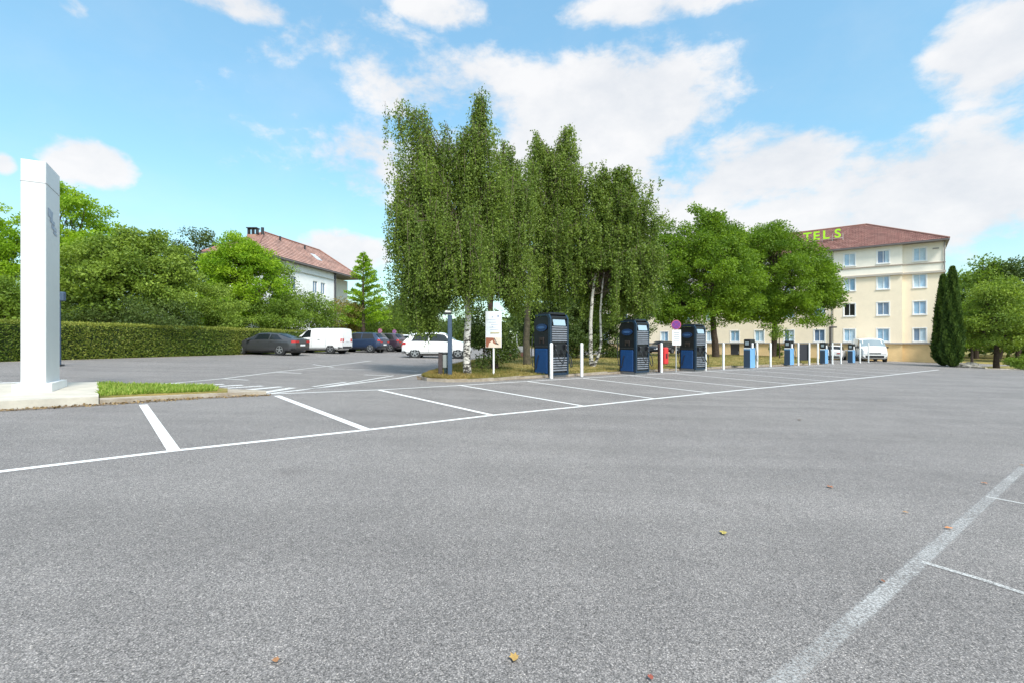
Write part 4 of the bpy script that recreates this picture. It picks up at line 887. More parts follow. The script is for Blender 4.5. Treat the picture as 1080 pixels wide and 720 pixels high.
def hip_roof(root, E, ridge, m, th=.16, steps=0, fascia=None):
    """E: four eave corners (front right, front left, back left, back right); ridge: right and left ends. Tiles laid in real steps."""
    r0, r1 = ridge; v = []; f = []; uv = []
    def face(pts, along):
        n = (pts[1]-pts[0]).cross(pts[2]-pts[0]).normalized(); 
        if n.z < 0: n = -n
        al = along.normalized(); up = n.cross(al)
        k = len(v); v.extend(pts); f.append(list(range(k, k+len(pts)))); uv.extend([((p-pts[0]).dot(al), (p-pts[0]).dot(up)) for p in pts])
    def course(A, B, C, D):
        """A,B eave; C,D top (B side, A side); built as overlapping courses"""
        ns = max(1, int((C-B).length/.42) if True else 1)
        n = (B-A).cross(D-A).normalized(); n = n if n.z > 0 else -n
        for k in range(ns):
            a, c = k/ns, (k+1)/ns; p0, p1, p2, p3 = A.lerp(D, a), B.lerp(C, a), B.lerp(C, c), A.lerp(D, c); lift = n*.05
            pts = [p0+lift, p1+lift, p2, p3]
            face(pts, B-A); 
            for q in range(4): uv[-4+q] = (uv[-4+q][0], uv[-4+q][1] + k*.42)
            face([p0, p1, p1+lift, p0+lift], B-A)
    course(E[0], E[1], r1, r0); course(E[2], E[3], r0, r1); course(E[3], E[0], r0, r0.copy()); course(E[1], E[2], r1, r1.copy())
    o = mk('roof', v, f, m, root, uvs=uv)
    b = MB()
    for i in range(4):
        p, q = E[i], E[(i+1) % 4]; d = q-p; c = (p+q)/2; b.box((c.x, c.y, c.z-.08), (d.length+.05, .08, .14), rz=math.atan2(d.y, d.x))
    b.add([tuple(p - Vector((0, 0, .14))) for p in E], [[0, 1, 2, 3]]); b.build('gutter', fascia or mat('gutter_grey', (.14, .12, .12), .5), root)
    b = MB(); 
    for p, q in ((r0, r1), (r0, E[0]), (r0, E[3]), (r1, E[1]), (r1, E[2])): b.tube([p + Vector((0, 0, .04)), q + Vector((0, 0, .04))], .11, 8)
    b.build('ridge_tiles', mat('ridge_clay', (.26, .13, .10), .8), o, True)
    return o
ov = .55; ZE = EAV + .12
ERF = O0 - FD*(3.5+.25) + FN*(ov+.45); ELF = O2 + FD*42.5 + FN*(ov+.3); ELB = ELF - FN*13.4; ERB = ERF - FN*13.4
Es = [Vector((p.x, p.y, ZE)) for p in (ERF, ELF, ELB, ERB)]
r0 = ERF + FD*7.2 - FN*6.7; r1 = ELF - FD*6 - FN*6.7; r0 = Vector((r0.x, r0.y, 15.7)); r1 = Vector((r1.x, r1.y, 15.7))
hip_roof(hotel, Es, (r0, r1), tile_mat('brown_red_tiles', (.27, .13, .115), (.37, .21, .18), (.07, .04, .04), .30, .42))
# roof sign
SG = thing('roof_sign', 'lime green sign letters standing on the hotel roof above the tree', 'sign', (0, 0, 0))
LIME = mat('lime_letters', (.42, .78, .02), .4)
def letter(ch, u, parent, hgt=1.0):
    c = bpy.data.curves.new('letter', 'FONT'); c.body = ch; c.size = hgt/.70; c.extrude = .07; c.offset = .03; c.align_x = 'CENTER'
    o = bpy.data.objects.new('tmp', c); COL.objects.link(o); bpy.context.view_layer.update()
    me = bpy.data.meshes.new_from_object(o.evaluated_get(bpy.context.evaluated_depsgraph_get())); bpy.data.objects.remove(o)
    me.materials.clear(); me.materials.append(LIME); lo = bpy.data.objects.new('letter', me); COL.objects.link(lo); lo.parent = parent; return lo
Os = O1 - FN*1.9
def tt_(u):
    rx = (u-540)/F; return (Os.x - rx*Os.y)/(-FD.x + rx*FD.y)
for ch, u in zip('TELS', (851.5, 861, 871, 883.5)):
    t_ = tt_(u); q = Os + FD*t_; lo = letter(ch, u, SG); lo.location = (q.x, q.y, 13.75); lo.rotation_euler = (R(90), 0, azf + math.pi)
b = MB(); ta, tb = tt_(846), tt_(889)
for z in (13.68,): 
    p_, q_ = Os + FD*ta - FN*.12, Os + FD*tb - FN*.12; b.tube([(p_.x, p_.y, z), (q_.x, q_.y, z)], .025, 6)
for k in range(5):
    q = Os + FD*(ta + (tb-ta)*k/4) - FN*.12; b.tube([(q.x, q.y, 12.9), (q.x, q.y, 14.2)], .025, 6)
b.build('support_frame', mat('galvanised', (.5, .5, .5)), SG)

# ------------------------------------------------------------------ white house with red roof, left
A_ = Vector((-22.3, 42.2, 0)); Bq = Vector((-20.0, 55.2, 0)); hd = (Bq-A_).normalized(); hn = Vector((hd.y, -hd.x, 0))   # outward: to the right/camera
wb = thing('apartment_house', 'white three storey house with a pink red hip roof behind the hedge trees', 'building', (0, 0, 0))
WW = mat('white_render', (.84, .85, .84), .9, var=.05, scale=.8, spec=.1); Lh = (Bq-A_).length
def uT(u):
    rx = (u-540)/F; return (rx*A_.y - A_.x)/(hd.x - rx*hd.y)
hs_ = []
ez = 9.15
for u, k in ((309.8, 0), (332.5, 0), (340.8, 0), (290, 0), (322, 9), (332.5, 1), (340.8, 1), (309.8, 1), (290, 1), (332.5, 2), (309.8, 2)):
    if k > 3: continue
    t_ = uT(u); z1 = 7.75 - k*2.75; hs_.append((t_-.42, t_+.42, z1-1.25, z1))
b = MB(); facade(b, A_, hd, hn, 0, Lh, -1, ez, hs_, .14)
for h in hs_: window(wb, A_, hd, hn, *h, PN[2], sill=False, rev=.14)
A2, B2_ = A_ - hn*4, Bq - hn*4
C2 = Bq + hd*5 - hn*1.2; C3 = C2 - hn*2.8
quad(b, A_, A2, -1, ez); quad(b, A2, B2_, -1, ez); quad(b, Bq, B2_, -1, ez); b.build('wall', WW, wb)
b = MB(); quad(b, Bq - hn*1.2, C2, -1, ez-.3); quad(b, C2, C3, -1, ez-.3); b.build('end_wall', mat('off_white_render', (.66, .66, .58), .9, var=.05), wb)
b = MB(); q = Bq + hn*.1 - hd*.15; b.tube([(q.x, q.y, 0), (q.x, q.y, ez)], .11, 8); b.build('downpipe', mat('pipe_dark', (.05, .05, .06), .5), wb, True)
b = MB(); m_ = A_.lerp(Bq, .5); b.box((m_.x+hn.x*.04, m_.y+hn.y*.04, 8.35), (Lh, .1, .10), rz=math.atan2(hd.y, hd.x)); b.build('string_course', mat('pale_band', (.6, .58, .52), .8), wb)
Eh = [A_ - hd*.5 + hn*.5, Bq + hd*5.4 + hn*.5, Bq + hd*5.4 - hn*4.7, A_ - hd*.5 - hn*4.7]; Eh = [Vector((p.x, p.y, ez+.05)) for p in Eh]
q0 = A_ + hd*5.3 - hn*3; q1 = A_ + hd*14.9 - hn*3
ro = hip_roof(wb, [Eh[0], Eh[1], Eh[2], Eh[3]], (Vector((q0.x, q0.y, 12.1)), Vector((q1.x, q1.y, 12.1))), tile_mat('pink_red_tiles', (.42, .255, .215), (.47, .31, .27), (.30, .19, .16), .3, .42))
b = MB(); q = A_ + hd*4.0 - hn*3.2; b.box((q.x, q.y, 10.9), (.9, .6, 1.4)); b.build('chimney', mat('chimney_brick', (.34, .2, .15), .9, var=.2, scale=6), ro)
b = MB(); b.box((q.x, q.y, 12.22), (1.0, .7, .08))
for dx in (-.4, 0, .4): b.box((q.x+dx, q.y, 11.9), (.10, .4, .6))
b.tube([(q.x+.9, q.y, 11.2), (q.x+.9, q.y, 12.3)], .14, 8); b.build('chimney_cap', BLACK, ro)
for s_q, o_q in ((6.9, 2.4), (10.8, 2.2)):
    q = A_ + hd*s_q - hn*o_q; q.z = ez + .05 + (o_q+.5)/3.5*2.9; b = MB(); b.tube([(q.x, q.y, q.z-.3), (q.x, q.y, q.z+.45)], .10, 8); b.build('roof_vent', BLACK, ro)
q = WP(341, 275.5, 54.0)
n_ = (hn*4.7 + Vector((0, 0, 3.55))); sl = math.atan2(2.9, 3.5)
fr_ = A_ - hn*1.0 + hn*0; tq = uT(341)
q = A_ + hd*(tq+.6) - hn*1.2; zq = ez + .05 + (1.2+.5)/3.5*2.9
b = MB(); b.box((q.x, q.y, zq+.05), (.9, 1.1, .08), rz=math.atan2(hd.y, hd.x), rx=0); 
o = b.build('roof_window', mat('rooflight', (.5, .55, .6), .1), ro)
o.rotation_euler = (0, 0, 0)
# lie the rooflight on the slope
me = o.data; cen = Vector((q.x, q.y, zq+.05)); Mr = Matrix.Translation(cen) @ Matrix.Rotation(sl, 4, hd) @ Matrix.Translation(-cen); me.transform(Mr)

# ------------------------------------------------------------------ hedge
hp = [(-25.2, 2), (-23.0, 10), (-20.6, 19.5), (-17.8, 30.3), (-15.2, 43), (-12.9, 55), (-10.5, 68)]
def hz(i, t): return 1.62
b = MB(); Pn = []; Dn = []
hedge = thing('hedge', 'long clipped green hedge along the far left side of the car park', 'hedge', (hp[3][0], hp[3][1], gz(*hp[3])))
HB = Vector(hedge.location)
for (x0, y0), (x1, y1) in zip(hp, hp[1:]):
    d = Vector((x1-x0, y1-y0, 0)); Ls_ = d.length; d.normalize(); n = Vector((d.y, -d.x, 0)); th = 1.0
    m_ = Vector(((x0+x1)/2, (y0+y1)/2, 0)) - n*th/2
    b.box(m_ - HB + Vector((0, 0, gz(m_.x, m_.y) + .74)), (Ls_+.2, th-.16, 1.5), rz=math.atan2(d.y, d.x))
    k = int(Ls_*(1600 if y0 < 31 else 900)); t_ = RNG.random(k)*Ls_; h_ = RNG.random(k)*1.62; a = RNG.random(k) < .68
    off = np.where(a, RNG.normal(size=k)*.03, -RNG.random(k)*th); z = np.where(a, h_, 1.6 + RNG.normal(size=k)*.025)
    bul = .04*np.sin(t_*1.7 + x0) + .03*np.sin(t_*4.1)
    px = x0 + d.x*t_ + n.x*(off+bul); py = y0 + d.y*t_ + n.y*(off+bul); g = np.array([gz(p_, q_) for p_, q_ in zip(px, py)])
    Pn.append(np.stack([px, py, g+z+bul*.4], 1)); Dn.append(np.where(a[:, None], np.array([n.x, n.y, .3]), np.array([0, 0, 1.])))
b.build('hedge_core', mat('hedge_core', (.025, .045, .01), .95), hedge)
Pn = np.concatenate(Pn); Dn = np.concatenate(Dn)
nn_ = np.sin(Pn[:, 1]*1.1 + 2*np.sin(Pn[:, 1]*.37)) * .5 + .5
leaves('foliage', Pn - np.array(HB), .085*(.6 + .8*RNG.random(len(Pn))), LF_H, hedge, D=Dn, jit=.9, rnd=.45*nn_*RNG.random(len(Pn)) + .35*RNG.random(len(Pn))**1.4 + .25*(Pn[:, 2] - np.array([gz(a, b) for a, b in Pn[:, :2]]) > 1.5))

# ------------------------------------------------------------------ left trees and shrubs
LF_X = 0
def at(u, Y): x = (u-540)/F*Y; return (x, Y, gz(x, Y) - .05)
G1 = 'trees and shrubs behind the left hedge'
TL = [ # name, label, cat, u, Y, lobes, mat, nclump, nleaf, leaf, trunk
 ('broadleaf_tree', 'tall lime green tree whose top shows right of the white pylon', 'tree', 72, 33, [(78, 240, 34, 42), (60, 205, 18, 20), (92, 275, 40, 38), (66, 290, 30, 40)], LF_Y, 150, 26000, .16, .2),
 ('broadleaf_tree', 'lime green tree at the left edge, left of the white pylon', 'tree', 2, 33, [(0, 255, 34, 42), (-25, 275, 40, 46), (18, 285, 26, 40)], LF_Y, 120, 20000, .16, .2),
 ('shrub', 'leafy grey green shrub above the hedge just right of the white pylon', 'shrub', 108, 28, [(105, 298, 44, 44), (85, 320, 30, 32), (118, 268, 30, 26)], LF_M2, 230, 30000, .15, .1),
 ('shrub', 'large rounded grey green shrub in the middle of the left bank', 'shrub', 160, 29, [(158, 295, 40, 44), (150, 262, 26, 22), (178, 308, 30, 36), (180, 280, 16, 20)], LF_M2, 230, 30000, .15, .1),
 ('shrub', 'low dark green shrub left of the white pylon above the hedge', 'shrub', 15, 27, [(15, 322, 40, 30), (-20, 315, 30, 36)], LF_M, 120, 16000, .14, .1),
 ('shrub', 'dark shrub low behind the hedge, right of the pylon', 'shrub', 120, 27.5, [(100, 335, 40, 22), (140, 335, 40, 20), (175, 335, 34, 20)], LF_D, 110, 17000, .11, .08),
 ('broadleaf_tree', 'small airy dark tree rising behind the shrubs, left of the twin dark tree', 'tree', 185, 44, [(188, 268, 14, 14), (186, 285, 10, 16)], LF_D, 40, 3800, .17, .1),
 ('broadleaf_tree', 'airy dark tree rising between the rounded shrub and the bright lime tree', 'tree', 212, 44, [(212, 256, 15, 15), (215, 275, 20, 20), (206, 288, 18, 22), (224, 288, 14, 22)], LF_D, 80, 9500, .17, .12),
 ('broadleaf_tree', 'bright lime green round tree left of the white house', 'tree', 258, 38, [(256, 282, 30, 34), (253, 262, 18, 16), (272, 268, 12, 16), (278, 300, 24, 36), (236, 290, 20, 28), (226, 276, 13, 16), (232, 318, 28, 28), (243, 330, 24, 22)], LF_Y, 280, 46000, .15, .18),
 ('broadleaf_tree', 'mid green tree against the white house wall, right of the bright lime tree', 'tree', 296, 40.5, [(292, 292, 14, 26), (300, 318, 16, 22)], LF_M, 60, 9000, .14, .1),
 ('shrub', 'yellow green shrub under the bright lime tree', 'shrub', 222, 33, [(215, 322, 28, 26), (240, 333, 24, 18)], LF_M2, 80, 15000, .12, .08),
 ('shrub', 'rounded green shrub behind the grey saloon', 'shrub', 280, 38, [(275, 333, 34, 20), (300, 332, 22, 22)], LF_M, 120, 16000, .14, .08),
 ('shrub', 'green shrub under the house windows behind the white van', 'shrub', 330, 42.5, [(325, 330, 28, 20), (345, 335, 20, 16)], LF_M, 80, 12000, .14, .08),
 ('shrub', 'russet tinged shrub left of the pale conifer', 'shrub', 368, 48, [(366, 335, 20, 18)], LF_R, 50, 7000, .15, .07),
 ('shrub', 'green shrub right of the russet one under the pale conifer', 'shrub', 392, 52, [(392, 336, 24, 18), (415, 338, 18, 16)], LF_M, 70, 9000, .15, .07),
 ('shrub', 'dark green shrub mass behind the parked white cars', 'shrub', 435, 58, [(435, 335, 26, 22), (465, 335, 26, 24)], LF_D, 70, 9000, .17, .08),
]
for (nm, lb, ct, u, Y, lo, m, nc, nl, ls, tr) in TL: tree(nm, lb, ct, at(u, Y), Y, lo, m, nc, nl, ls, tr, group=G1, clump=.5 if Y < 40 else .68)
# pale conifer in front of house end
def conifer(label, base, Y, uc, vt, vb, rpx, m, n, ls, group=None, tiers=11):
    root = thing('conifer_tree', label, 'conifer', base, 0, group); B = Vector(base); s = Y/F
    zt = CH + (HV-vt)*s; zb_ = CH + (HV-vb)*s; x0 = (uc-540)*s; Pn = []; Dn = []; b = MB()
    b.tube([(0, 0, -.1), (x0-B.x, Y-B.y, zt-B.z)], [rpx*s*.08+.04, .015], 8)
    for k in range(tiers*7):
        f_ = (k+.5)/(tiers*7); f_ = f_**.85; z = zb_ + (zt-zb_)*f_; Lb = rpx*s*(1-f_)**.75*random.uniform(.65, 1.15) + .1; a = random.random()*6.28
        d = Vector((math.cos(a), math.sin(a), .28)); p0 = Vector((x0, Y, z)); b.tube([p0-B, p0 + d*Lb - B], [.025, .006], 4)
        q = max(8, int(n/(tiers*7)*(.3 + 1.4*(1-f_)))); t_ = RNG.random(q)**.7*Lb
        pp = np.array(p0) + np.array(d)*t_[:, None] + RNG.normal(size=(q, 3))*np.array([.12, .12, .06])*(.5 + Lb*.3); Pn.append(pp); Dn.append(np.tile(np.array(d), (q, 1)))
    Pn = np.concatenate(Pn); Dn = np.concatenate(Dn)
    leaves('crown', Pn - np.array(B), ls*(.6 + .8*RNG.random(len(Pn))), m, root, D=Dn, jit=.7, asp=.4); b.build('trunk', BARK, root, True); return root
conifer('pale lime conifer with a pointed top beside the white house end', at(383, 48), 48, 383, 268, 345, 27, LF_Y, 12000, .2)

# ------------------------------------------------------------------ birches
def bs(pts, Y): return [tuple(WP(u, v, Y + dy)) for u, v, dy in pts]
pB = P(493, 394.5, .1); YA = pB.y
birch('biggest weeping birch, white mottled trunk between the lamp post and the information board', (pB.x, pB.y, lawn_z(pB.x, pB.y)-.02), YA,
      [(bs([(493, 398, 0), (492, 370, 0), (494, 330, .1), (488, 280, .1), (484, 220, .2), (490, 160, .2), (505, 110, .1)], YA), .15)],
      [(470, 212, 66, 66), (476, 265, 76, 60), (500, 150, 30, 36), (438, 250, 28, 70), (440, 165, 26, 26), (509, 105, 8, 20), (530, 190, 26, 40), (412, 112, 12, 9), (430, 108, 14, 8), (470, 150, 26, 24), (428, 290, 20, 45), (446, 325, 26, 22), (422, 205, 18, 46), (416, 270, 14, 46), (432, 322, 18, 28), (452, 335, 20, 20)], LF_B, 3700, 44, .075, lmin=.8, lmax=2.8)
birch_sp = None
pB = P(521, 388.5, .1); Y2 = pB.y
birch('birch with a dark reddish trunk right behind the information board', (pB.x, pB.y, lawn_z(pB.x, pB.y)-.02), Y2,
      [(bs([(522, 391, 0), (521, 370, 0), (517, 330, 0), (520, 260, 0), (528, 190, 0), (532, 150, 0)], Y2), .17)],
      [(525, 235, 46, 60), (543, 185, 26, 34), (535, 285, 48, 45), (552, 215, 20, 45)], LF_B, 2000, 42, .085, lmin=.8, lmax=2.6, bark=mat('dark_birch_bark', (.05, .035, .03), .9, col2=(.16, .10, .085), scale=7, bump=.6, bscale=18))
Y3 = 24.5; x_ = (556-540)/F*Y3
birch('birch with a dark straight trunk left of the nearest big charger', (x_, Y3, lawn_z(x_, Y3)-.02), Y3,
      [(bs([(556, 384, 0), (555, 360, 0), (558, 300, 0), (570, 220, 0), (590, 150, 0)], Y3), .21)],
      [(588, 190, 46, 38), (585, 250, 58, 58), (603, 143, 13, 16), (567, 148, 12, 16), (622, 190, 18, 26), (610, 240, 30, 40)], LF_B, 2500, 38, .10, lmin=.9, lmax=2.8, low=1.8, bark=mat('mossy_bark', (.04, .035, .02), .9, col2=(.10, .085, .055), scale=6, bump=.6, bscale=18))
p_ = P(625, 385.5, surf=lawn_z); Y4 = p_.y
birch('birch with two pale forked stems between the first and second big chargers', (p_.x, p_.y, p_.z-.02), Y4,
      [(bs([(624, 388, 0), (623, 370, 0), (623, 340, 0), (625, 310, 0), (631, 270, 0), (640, 220, .1), (650, 180, .1)], Y4), .12), (bs([(626, 387, 0), (631, 375, 0), (634, 362, 0), (633, 330, -.1), (636, 295, 0), (646, 240, 0), (668, 195, 0)], Y4), .085)],
      [(648, 222, 42, 38), (645, 275, 56, 48), (655, 178, 12, 14), (692, 200, 7, 20), (684, 232, 24, 28), (690, 285, 24, 48), (675, 255, 26, 40), (630, 200, 18, 28), (622, 260, 22, 50)], LF_B, 3100, 38, .105, lmin=.8, lmax=2.6, low=1.7, seen=((625, 285), (637, 285)))
# sparse twiggy tops
def sprig(parent_label_tree, B, pts, Y, n):
    pass
# understorey
tree('shrub', 'dark ivy covered shrub between the birch trunk and the information board', 'shrub', tuple(P(508, 389, .1)), 20.5, [(508, 362, 16, 22), (530, 366, 12, 16), (512, 340, 20, 20)], LF_D, 60, 9000, .09, .04, clump=.3)
for i, (u, Y, lo, lb) in enumerate([(590, 34, [(585, 350, 34, 26), (570, 325, 26, 30)], 'dark bush behind the nearest big charger at the back of the lawn'), (645, 38, [(650, 350, 34, 26), (662, 322, 26, 28)], 'dark bush at the back of the lawn behind the forked birch'), (608, 36, [(612, 345, 26, 30), (615, 318, 24, 24)], 'dark bush at the lawn back between the first big charger and forked birch')]):
    tree('shrub', lb, 'shrub', at(u, Y), Y, lo, LF_D, 90, 22000, .15, .06, clump=.6, group='dark bushes behind the birches')
# ------------------------------------------------------------------ two broadleaf trees before the hotel
p_ = P(755, 376, surf=lawn_z)
tree('broadleaf_tree', 'broad green tree over the third big charger, left of its lighter neighbour', 'tree', tuple(p_), p_.y, [(742, 288, 46, 44), (724, 258, 26, 26), (745, 232, 18, 18), (760, 248, 22, 20), (775, 295, 26, 38), (703, 285, 24, 48), (768, 262, 20, 24), (712, 325, 28, 22), (745, 325, 36, 20), (782, 326, 18, 20), (695, 315, 18, 28)], LF_P, 420, 90000, .17, .28, clump=.7, fork=.33)
p_ = P(815, 376, surf=lawn_z)
tree('broadleaf_tree', 'round green tree in front of the hotel sign, over the small chargers', 'tree', tuple(p_), p_.y, [(822, 288, 46, 42), (812, 250, 18, 16), (843, 276, 24, 24), (864, 303, 22, 28), (788, 300, 26, 36), (838, 326, 34, 18), (795, 266, 20, 18), (824, 252, 18, 12), (800, 325, 26, 20), (868, 322, 15, 20), (788, 256, 16, 12), (872, 300, 12, 18)], LF_P, 400, 90000, .18, .26, clump=.72, fork=.42)
p_ = P(822, 380, .1)
tree('sapling', 'thin little sapling right of the second tree trunk, before the hotel', 'sapling', tuple(p_), p_.y, [(826, 350, 9, 6), (819, 353, 6, 4)], LF_M, 16, 900, .12, .05, clump=.3, fork=.8)
tree('shrub', 'small green bush at the foot of the tree before the hotel', 'shrub', tuple(P(819, 377.5, .1)), P(819, 377.5, .1).y, [(819, 368, 5, 8)], LF_M, 14, 1600, .12, .03, clump=.3)

# ------------------------------------------------------------------ cypress pair
def cypress(label, u, v, vt, rpx):
    p = P(u, v); s = p.y/F; h = (v-vt)*s; root = thing('cypress', label, 'cypress', p, 0, 'dark cypresses at the hotel corner'); n = 26000
    t_ = RNG.random(n)**.9; a = RNG.random(n)*6.283; r = rpx*s*np.minimum(1, (t_*9)**.5*.85 + .15)*np.minimum(1, ((1-t_)*1.35)**.62); lump = 1 + .13*np.sin(a*5 + t_*14) + .09*np.sin(a*9 - t_*31)
    rr = r*lump*(.72 + .3*RNG.random(n)); Pn = np.stack([rr*np.cos(a), rr*np.sin(a), t_*h + .05], 1); D = np.stack([np.cos(a)*.5, np.sin(a)*.5, np.ones(n)*1.3], 1)
    leaves('crown', Pn, .20*(.5 + RNG.random(n)), LF_C, root, D=D, jit=.35, asp=.3, rnd=RNG.random(n)*.6 + .4*(lump > 1.05))
    b = MB(); b.tube([(0, 0, -.1), (0, 0, h*.5), (0, 0, h*.9)], [.18, .12, .03], 8); b.tube([(0, 0, .3), (0, 0, h*.4), (0, 0, h*.75)], [rpx*s*.55, rpx*s*.6, rpx*s*.2], 10); b.build('trunk', mat('cypress_wood', (.02, .028, .012), .95), root)
cypress('dark cypress column, left of the pair at the hotel corner', 995, 385.5, 292, 8.4)
cypress('dark cypress column, right and slightly nearer of the pair at the hotel corner', 1004.5, 386.8, 284, 8.6)

# right background
def rt(nm, lb, u, Y, lo, m, nc, nl, ls, tr, **k): return tree(nm, lb, 'tree', at(u, Y), Y, lo, m, nc, nl, ls, tr, **k)
G2 = 'trees beyond the hotel'
rt('broadleaf_tree', 'grey green tree beyond the cypresses, with a rounded top', 1030, 72, [(1028, 303, 26, 30), (1015, 325, 26, 30), (1042, 290, 18, 18)], LF_M, 90, 14000, .34, .3, group=G2, clump=1.3)
rt('broadleaf_tree', 'dark green tree at the right edge of the view', 1074, 70, [(1072, 308, 30, 34), (1090, 300, 30, 30), (1060, 290, 16, 14)], LF_D, 90, 14000, .34, .3, group=G2, clump=1.3)
rt('broadleaf_tree', 'low green tree between the cypress and the nearer pine, far back', 1052, 62, [(1052, 335, 34, 22), (1095, 335, 30, 24)], LF_M, 80, 11000, .3, .2, group=G2, clump=1.1)
p_ = P(1051, 388)
tree('larch_tree', 'feathery light green tree on the dry grass right of the cypresses', 'tree', tuple(p_), p_.y, [(1050, 335, 30, 22), (1040, 318, 20, 16), (1062, 308, 22, 12), (1075, 340, 26, 22), (1030, 345, 14, 14), (1050, 358, 26, 10)], LF_M2, 130, 26000, .15, .2, clump=.6, fork=.3)
p_ = P(1025, 384)
tree('pine_tree', 'twin stemmed green tree just right of the cypresses', 'tree', tuple(p_), p_.y, [(1025, 335, 14, 20), (1032, 352, 14, 14), (1018, 350, 10, 16)], LF_P, 70, 10000, .15, .12, clump=.5, fork=.3)
tree('shrub', 'low dark green bush at the right edge of the dry grass', 'shrub', tuple(P(1074, 389.4)), P(1074, 389.4).y, [(1070, 382, 11, 5), (1084, 381, 12, 7)], LF_M, 40, 6000, .09, .03, clump=.3)
# rock
p_ = P(1022, 387.2)
b = MB()
import bmesh
bm = bmesh.new(); bmesh.ops.create_icosphere(bm, subdivisions=4, radius=1)
from mathutils import noise as mnoise
for vv in bm.verts:
    q = vv.co.copy(); k = 1 + .35*mnoise.noise(q*1.6) + .15*mnoise.noise(q*5); vv.co = Vector((q.x*.85*k, q.y*.6*k, max(-.1, q.z*.42*k)))
me = bpy.data.meshes.new('boulder'); bm.to_mesh(me); bm.free(); me.materials.append(mat('grey_rock', (.16, .15, .13), .95, col2=(.34, .32, .28), scale=3, bump=.8, bscale=12)); 
o = bpy.data.objects.new('boulder', me); COL.objects.link(o); o.location = p_; tag(o, 'low grey boulder on the kerb right of the cypresses', 'boulder')
b = MB()
for a_, c_2 in zip(pe, pe[1:]):
    d = c_2-a_; m_ = (a_+c_2)/2; b.box((m_.x, m_.y, m_.z+.04), (d.length+.05, .14, .14), rz=math.atan2(d.y, d.x))
struct(b.build('right_kerb', KERB))
# low wall and post glimpsed behind the birches
p_ = P(546, 376.5)
t = thing('low_wall', 'low pale wall with a brick foot and a white post, glimpsed between the birch trunks', 'wall', p_)
b = MB(); b.box((0, .2, .62), (1.7, .3, .45), bev=.01); b.build('coping', mat('wall_grey', (.5, .5, .48), .8, var=.1), t)
b = MB(); b.box((0.1, .2, .18), (1.6, .28, .42)); b.build('brick_foot', mat('wall_brick', (.3, .13, .10), .9, var=.2, scale=8), t)
b = MB(); b.tube([(-.05, -.05, 0), (-.05, -.05, 1.75)], .05, 10); b.build('post', WHITE, t, True)

# far-off wood closing the view
n = 60000; a = RNG.random(n)*1.9 - .95; dist = 95 + RNG.random(n)*30; hgt = 7 + 2.5*np.sin(a*23) + 1.5*np.sin(a*61+1); z = RNG.random(n)**.7*hgt
Pn = np.stack([np.sin(a)*dist*1.1, np.cos(a)*dist, z - .5], 1); D = RNG.normal(size=(n, 3)); 
stuff(leaves('distant_woodland', Pn, .9*(.5 + RNG.random(n)), LF_D, None, D=D), 'dark far-off wood behind the buildings and gardens', 'woodland')

# ------------------------------------------------------------------ fallen leaves
DL = [(763, 563, 'yellow curled leaf on the open asphalt, centre right', (.38, .30, .08), 1), (875, 514, 'orange leaf on the asphalt above the worn line', (.33, .13, .06), 1), (542, 695, 'yellow orange leaf at the bottom centre of the asphalt', (.42, .26, .08), .8), (291, 698, 'small orange leaf at the bottom left', (.33, .16, .07), .6),
      (1001, 558, 'orange brown leaf lying on the worn wide line', (.5, .2, .07), .8), (1038, 510, 'brown leaf at the left edge of the upper worn line', (.4, .17, .07), .9), (931, 614, 'dark brown leaf on the worn line below the side marking', (.25, .1, .05), .5), (955, 541, 'small tan leaf beside the worn line', (.45, .25, .1), .6), (686, 716, 'small red leaf at the bottom edge', (.3, .08, .05), .5), (1078, 491, 'brown leaf at the right edge on the worn line', (.3, .15, .05), .7), (843, 443, 'tiny dark brown leaf far out on the lane', (.12, .07, .04), 1.3)]
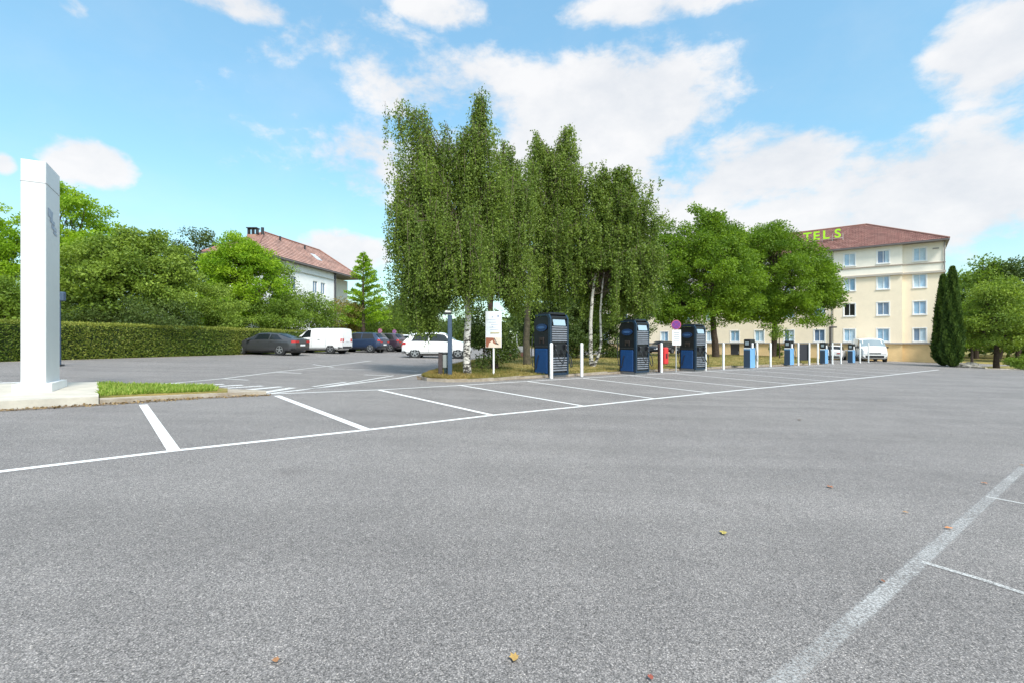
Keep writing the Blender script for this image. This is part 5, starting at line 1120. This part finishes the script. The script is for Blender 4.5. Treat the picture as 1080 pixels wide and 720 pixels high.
for i, (u, v, lb, c, s) in enumerate(DL):
    p_ = P(u, v); sz = .032*s; n = 11; vs_ = []
    for k in range(n):
        a_ = 2*math.pi*k/n; r_ = sz*(.55 + .45*abs(math.sin(a_*2.5)))*random.uniform(.85, 1.15); vs_.append((r_*math.cos(a_)*1.2, r_*math.sin(a_)*.8, .004 + .35*abs(r_*math.sin(a_))*random.uniform(.3, 1)))
    vs_.append((0, 0, .004)); fs_ = [[k, (k+1) % n, n] for k in range(n)]
    o = mk('fallen_leaf', vs_, fs_, mat('leaf_litter_%s' % ['yellow', 'orange', 'amber', 'rust', 'tan', 'brown', 'umber', 'sand', 'red', 'oak', 'dark'][i], c, .8, var=.2, scale=60)); o.location = (p_.x, p_.y, p_.z+.008); o.rotation_euler = (0, 0, random.random()*6)
    tag(o, lb, 'fallen leaf', 'fallen leaves on the asphalt')
# small dry litter gathered along the kerbs and under the trees
Pn = []
for A_l, B_l, n in (([P(u, v) for u, v in [(440, 400), (492, 402.5), (547, 399.8), (640, 394.6), (704, 391), (772, 388), (866, 384.3)]], [P(u, v) for u, v in [(440, 397), (492, 399.2), (547, 396), (640, 391.8), (704, 388.6), (772, 385.8), (866, 382.9)]], 1500), ([P(0, 434), P(104, 428), P(200, 421.5), (P(285, 417))], [P(0, 432), P(104, 426), P(200, 419.7), P(285, 415.8)], 500)):
    for _ in range(n):
        i = random.randrange(len(A_l)-1); t_ = random.random(); w_ = 1 - random.random()**2.0
        p_ = A_l[i].lerp(A_l[i+1], t_).lerp(B_l[i].lerp(B_l[i+1], t_), w_); Pn.append((p_.x, p_.y, gz(p_.x, p_.y) + .006 + random.random()*.01))
Pn = np.array(Pn); D = RNG.normal(size=(len(Pn), 3)); D[:, 2] *= .15; D /= np.linalg.norm(D, axis=1, keepdims=True)
stuff(leaves('leaf_litter', Pn, .045*(.5 + RNG.random(len(Pn))), leaf_mat('litter_brown', (.10, .06, .03), (.40, .28, .14), .1), None, D=D, jit=.05, asp=.7), 'small dry brown leaf litter gathered along the kerb edges', 'leaf litter')
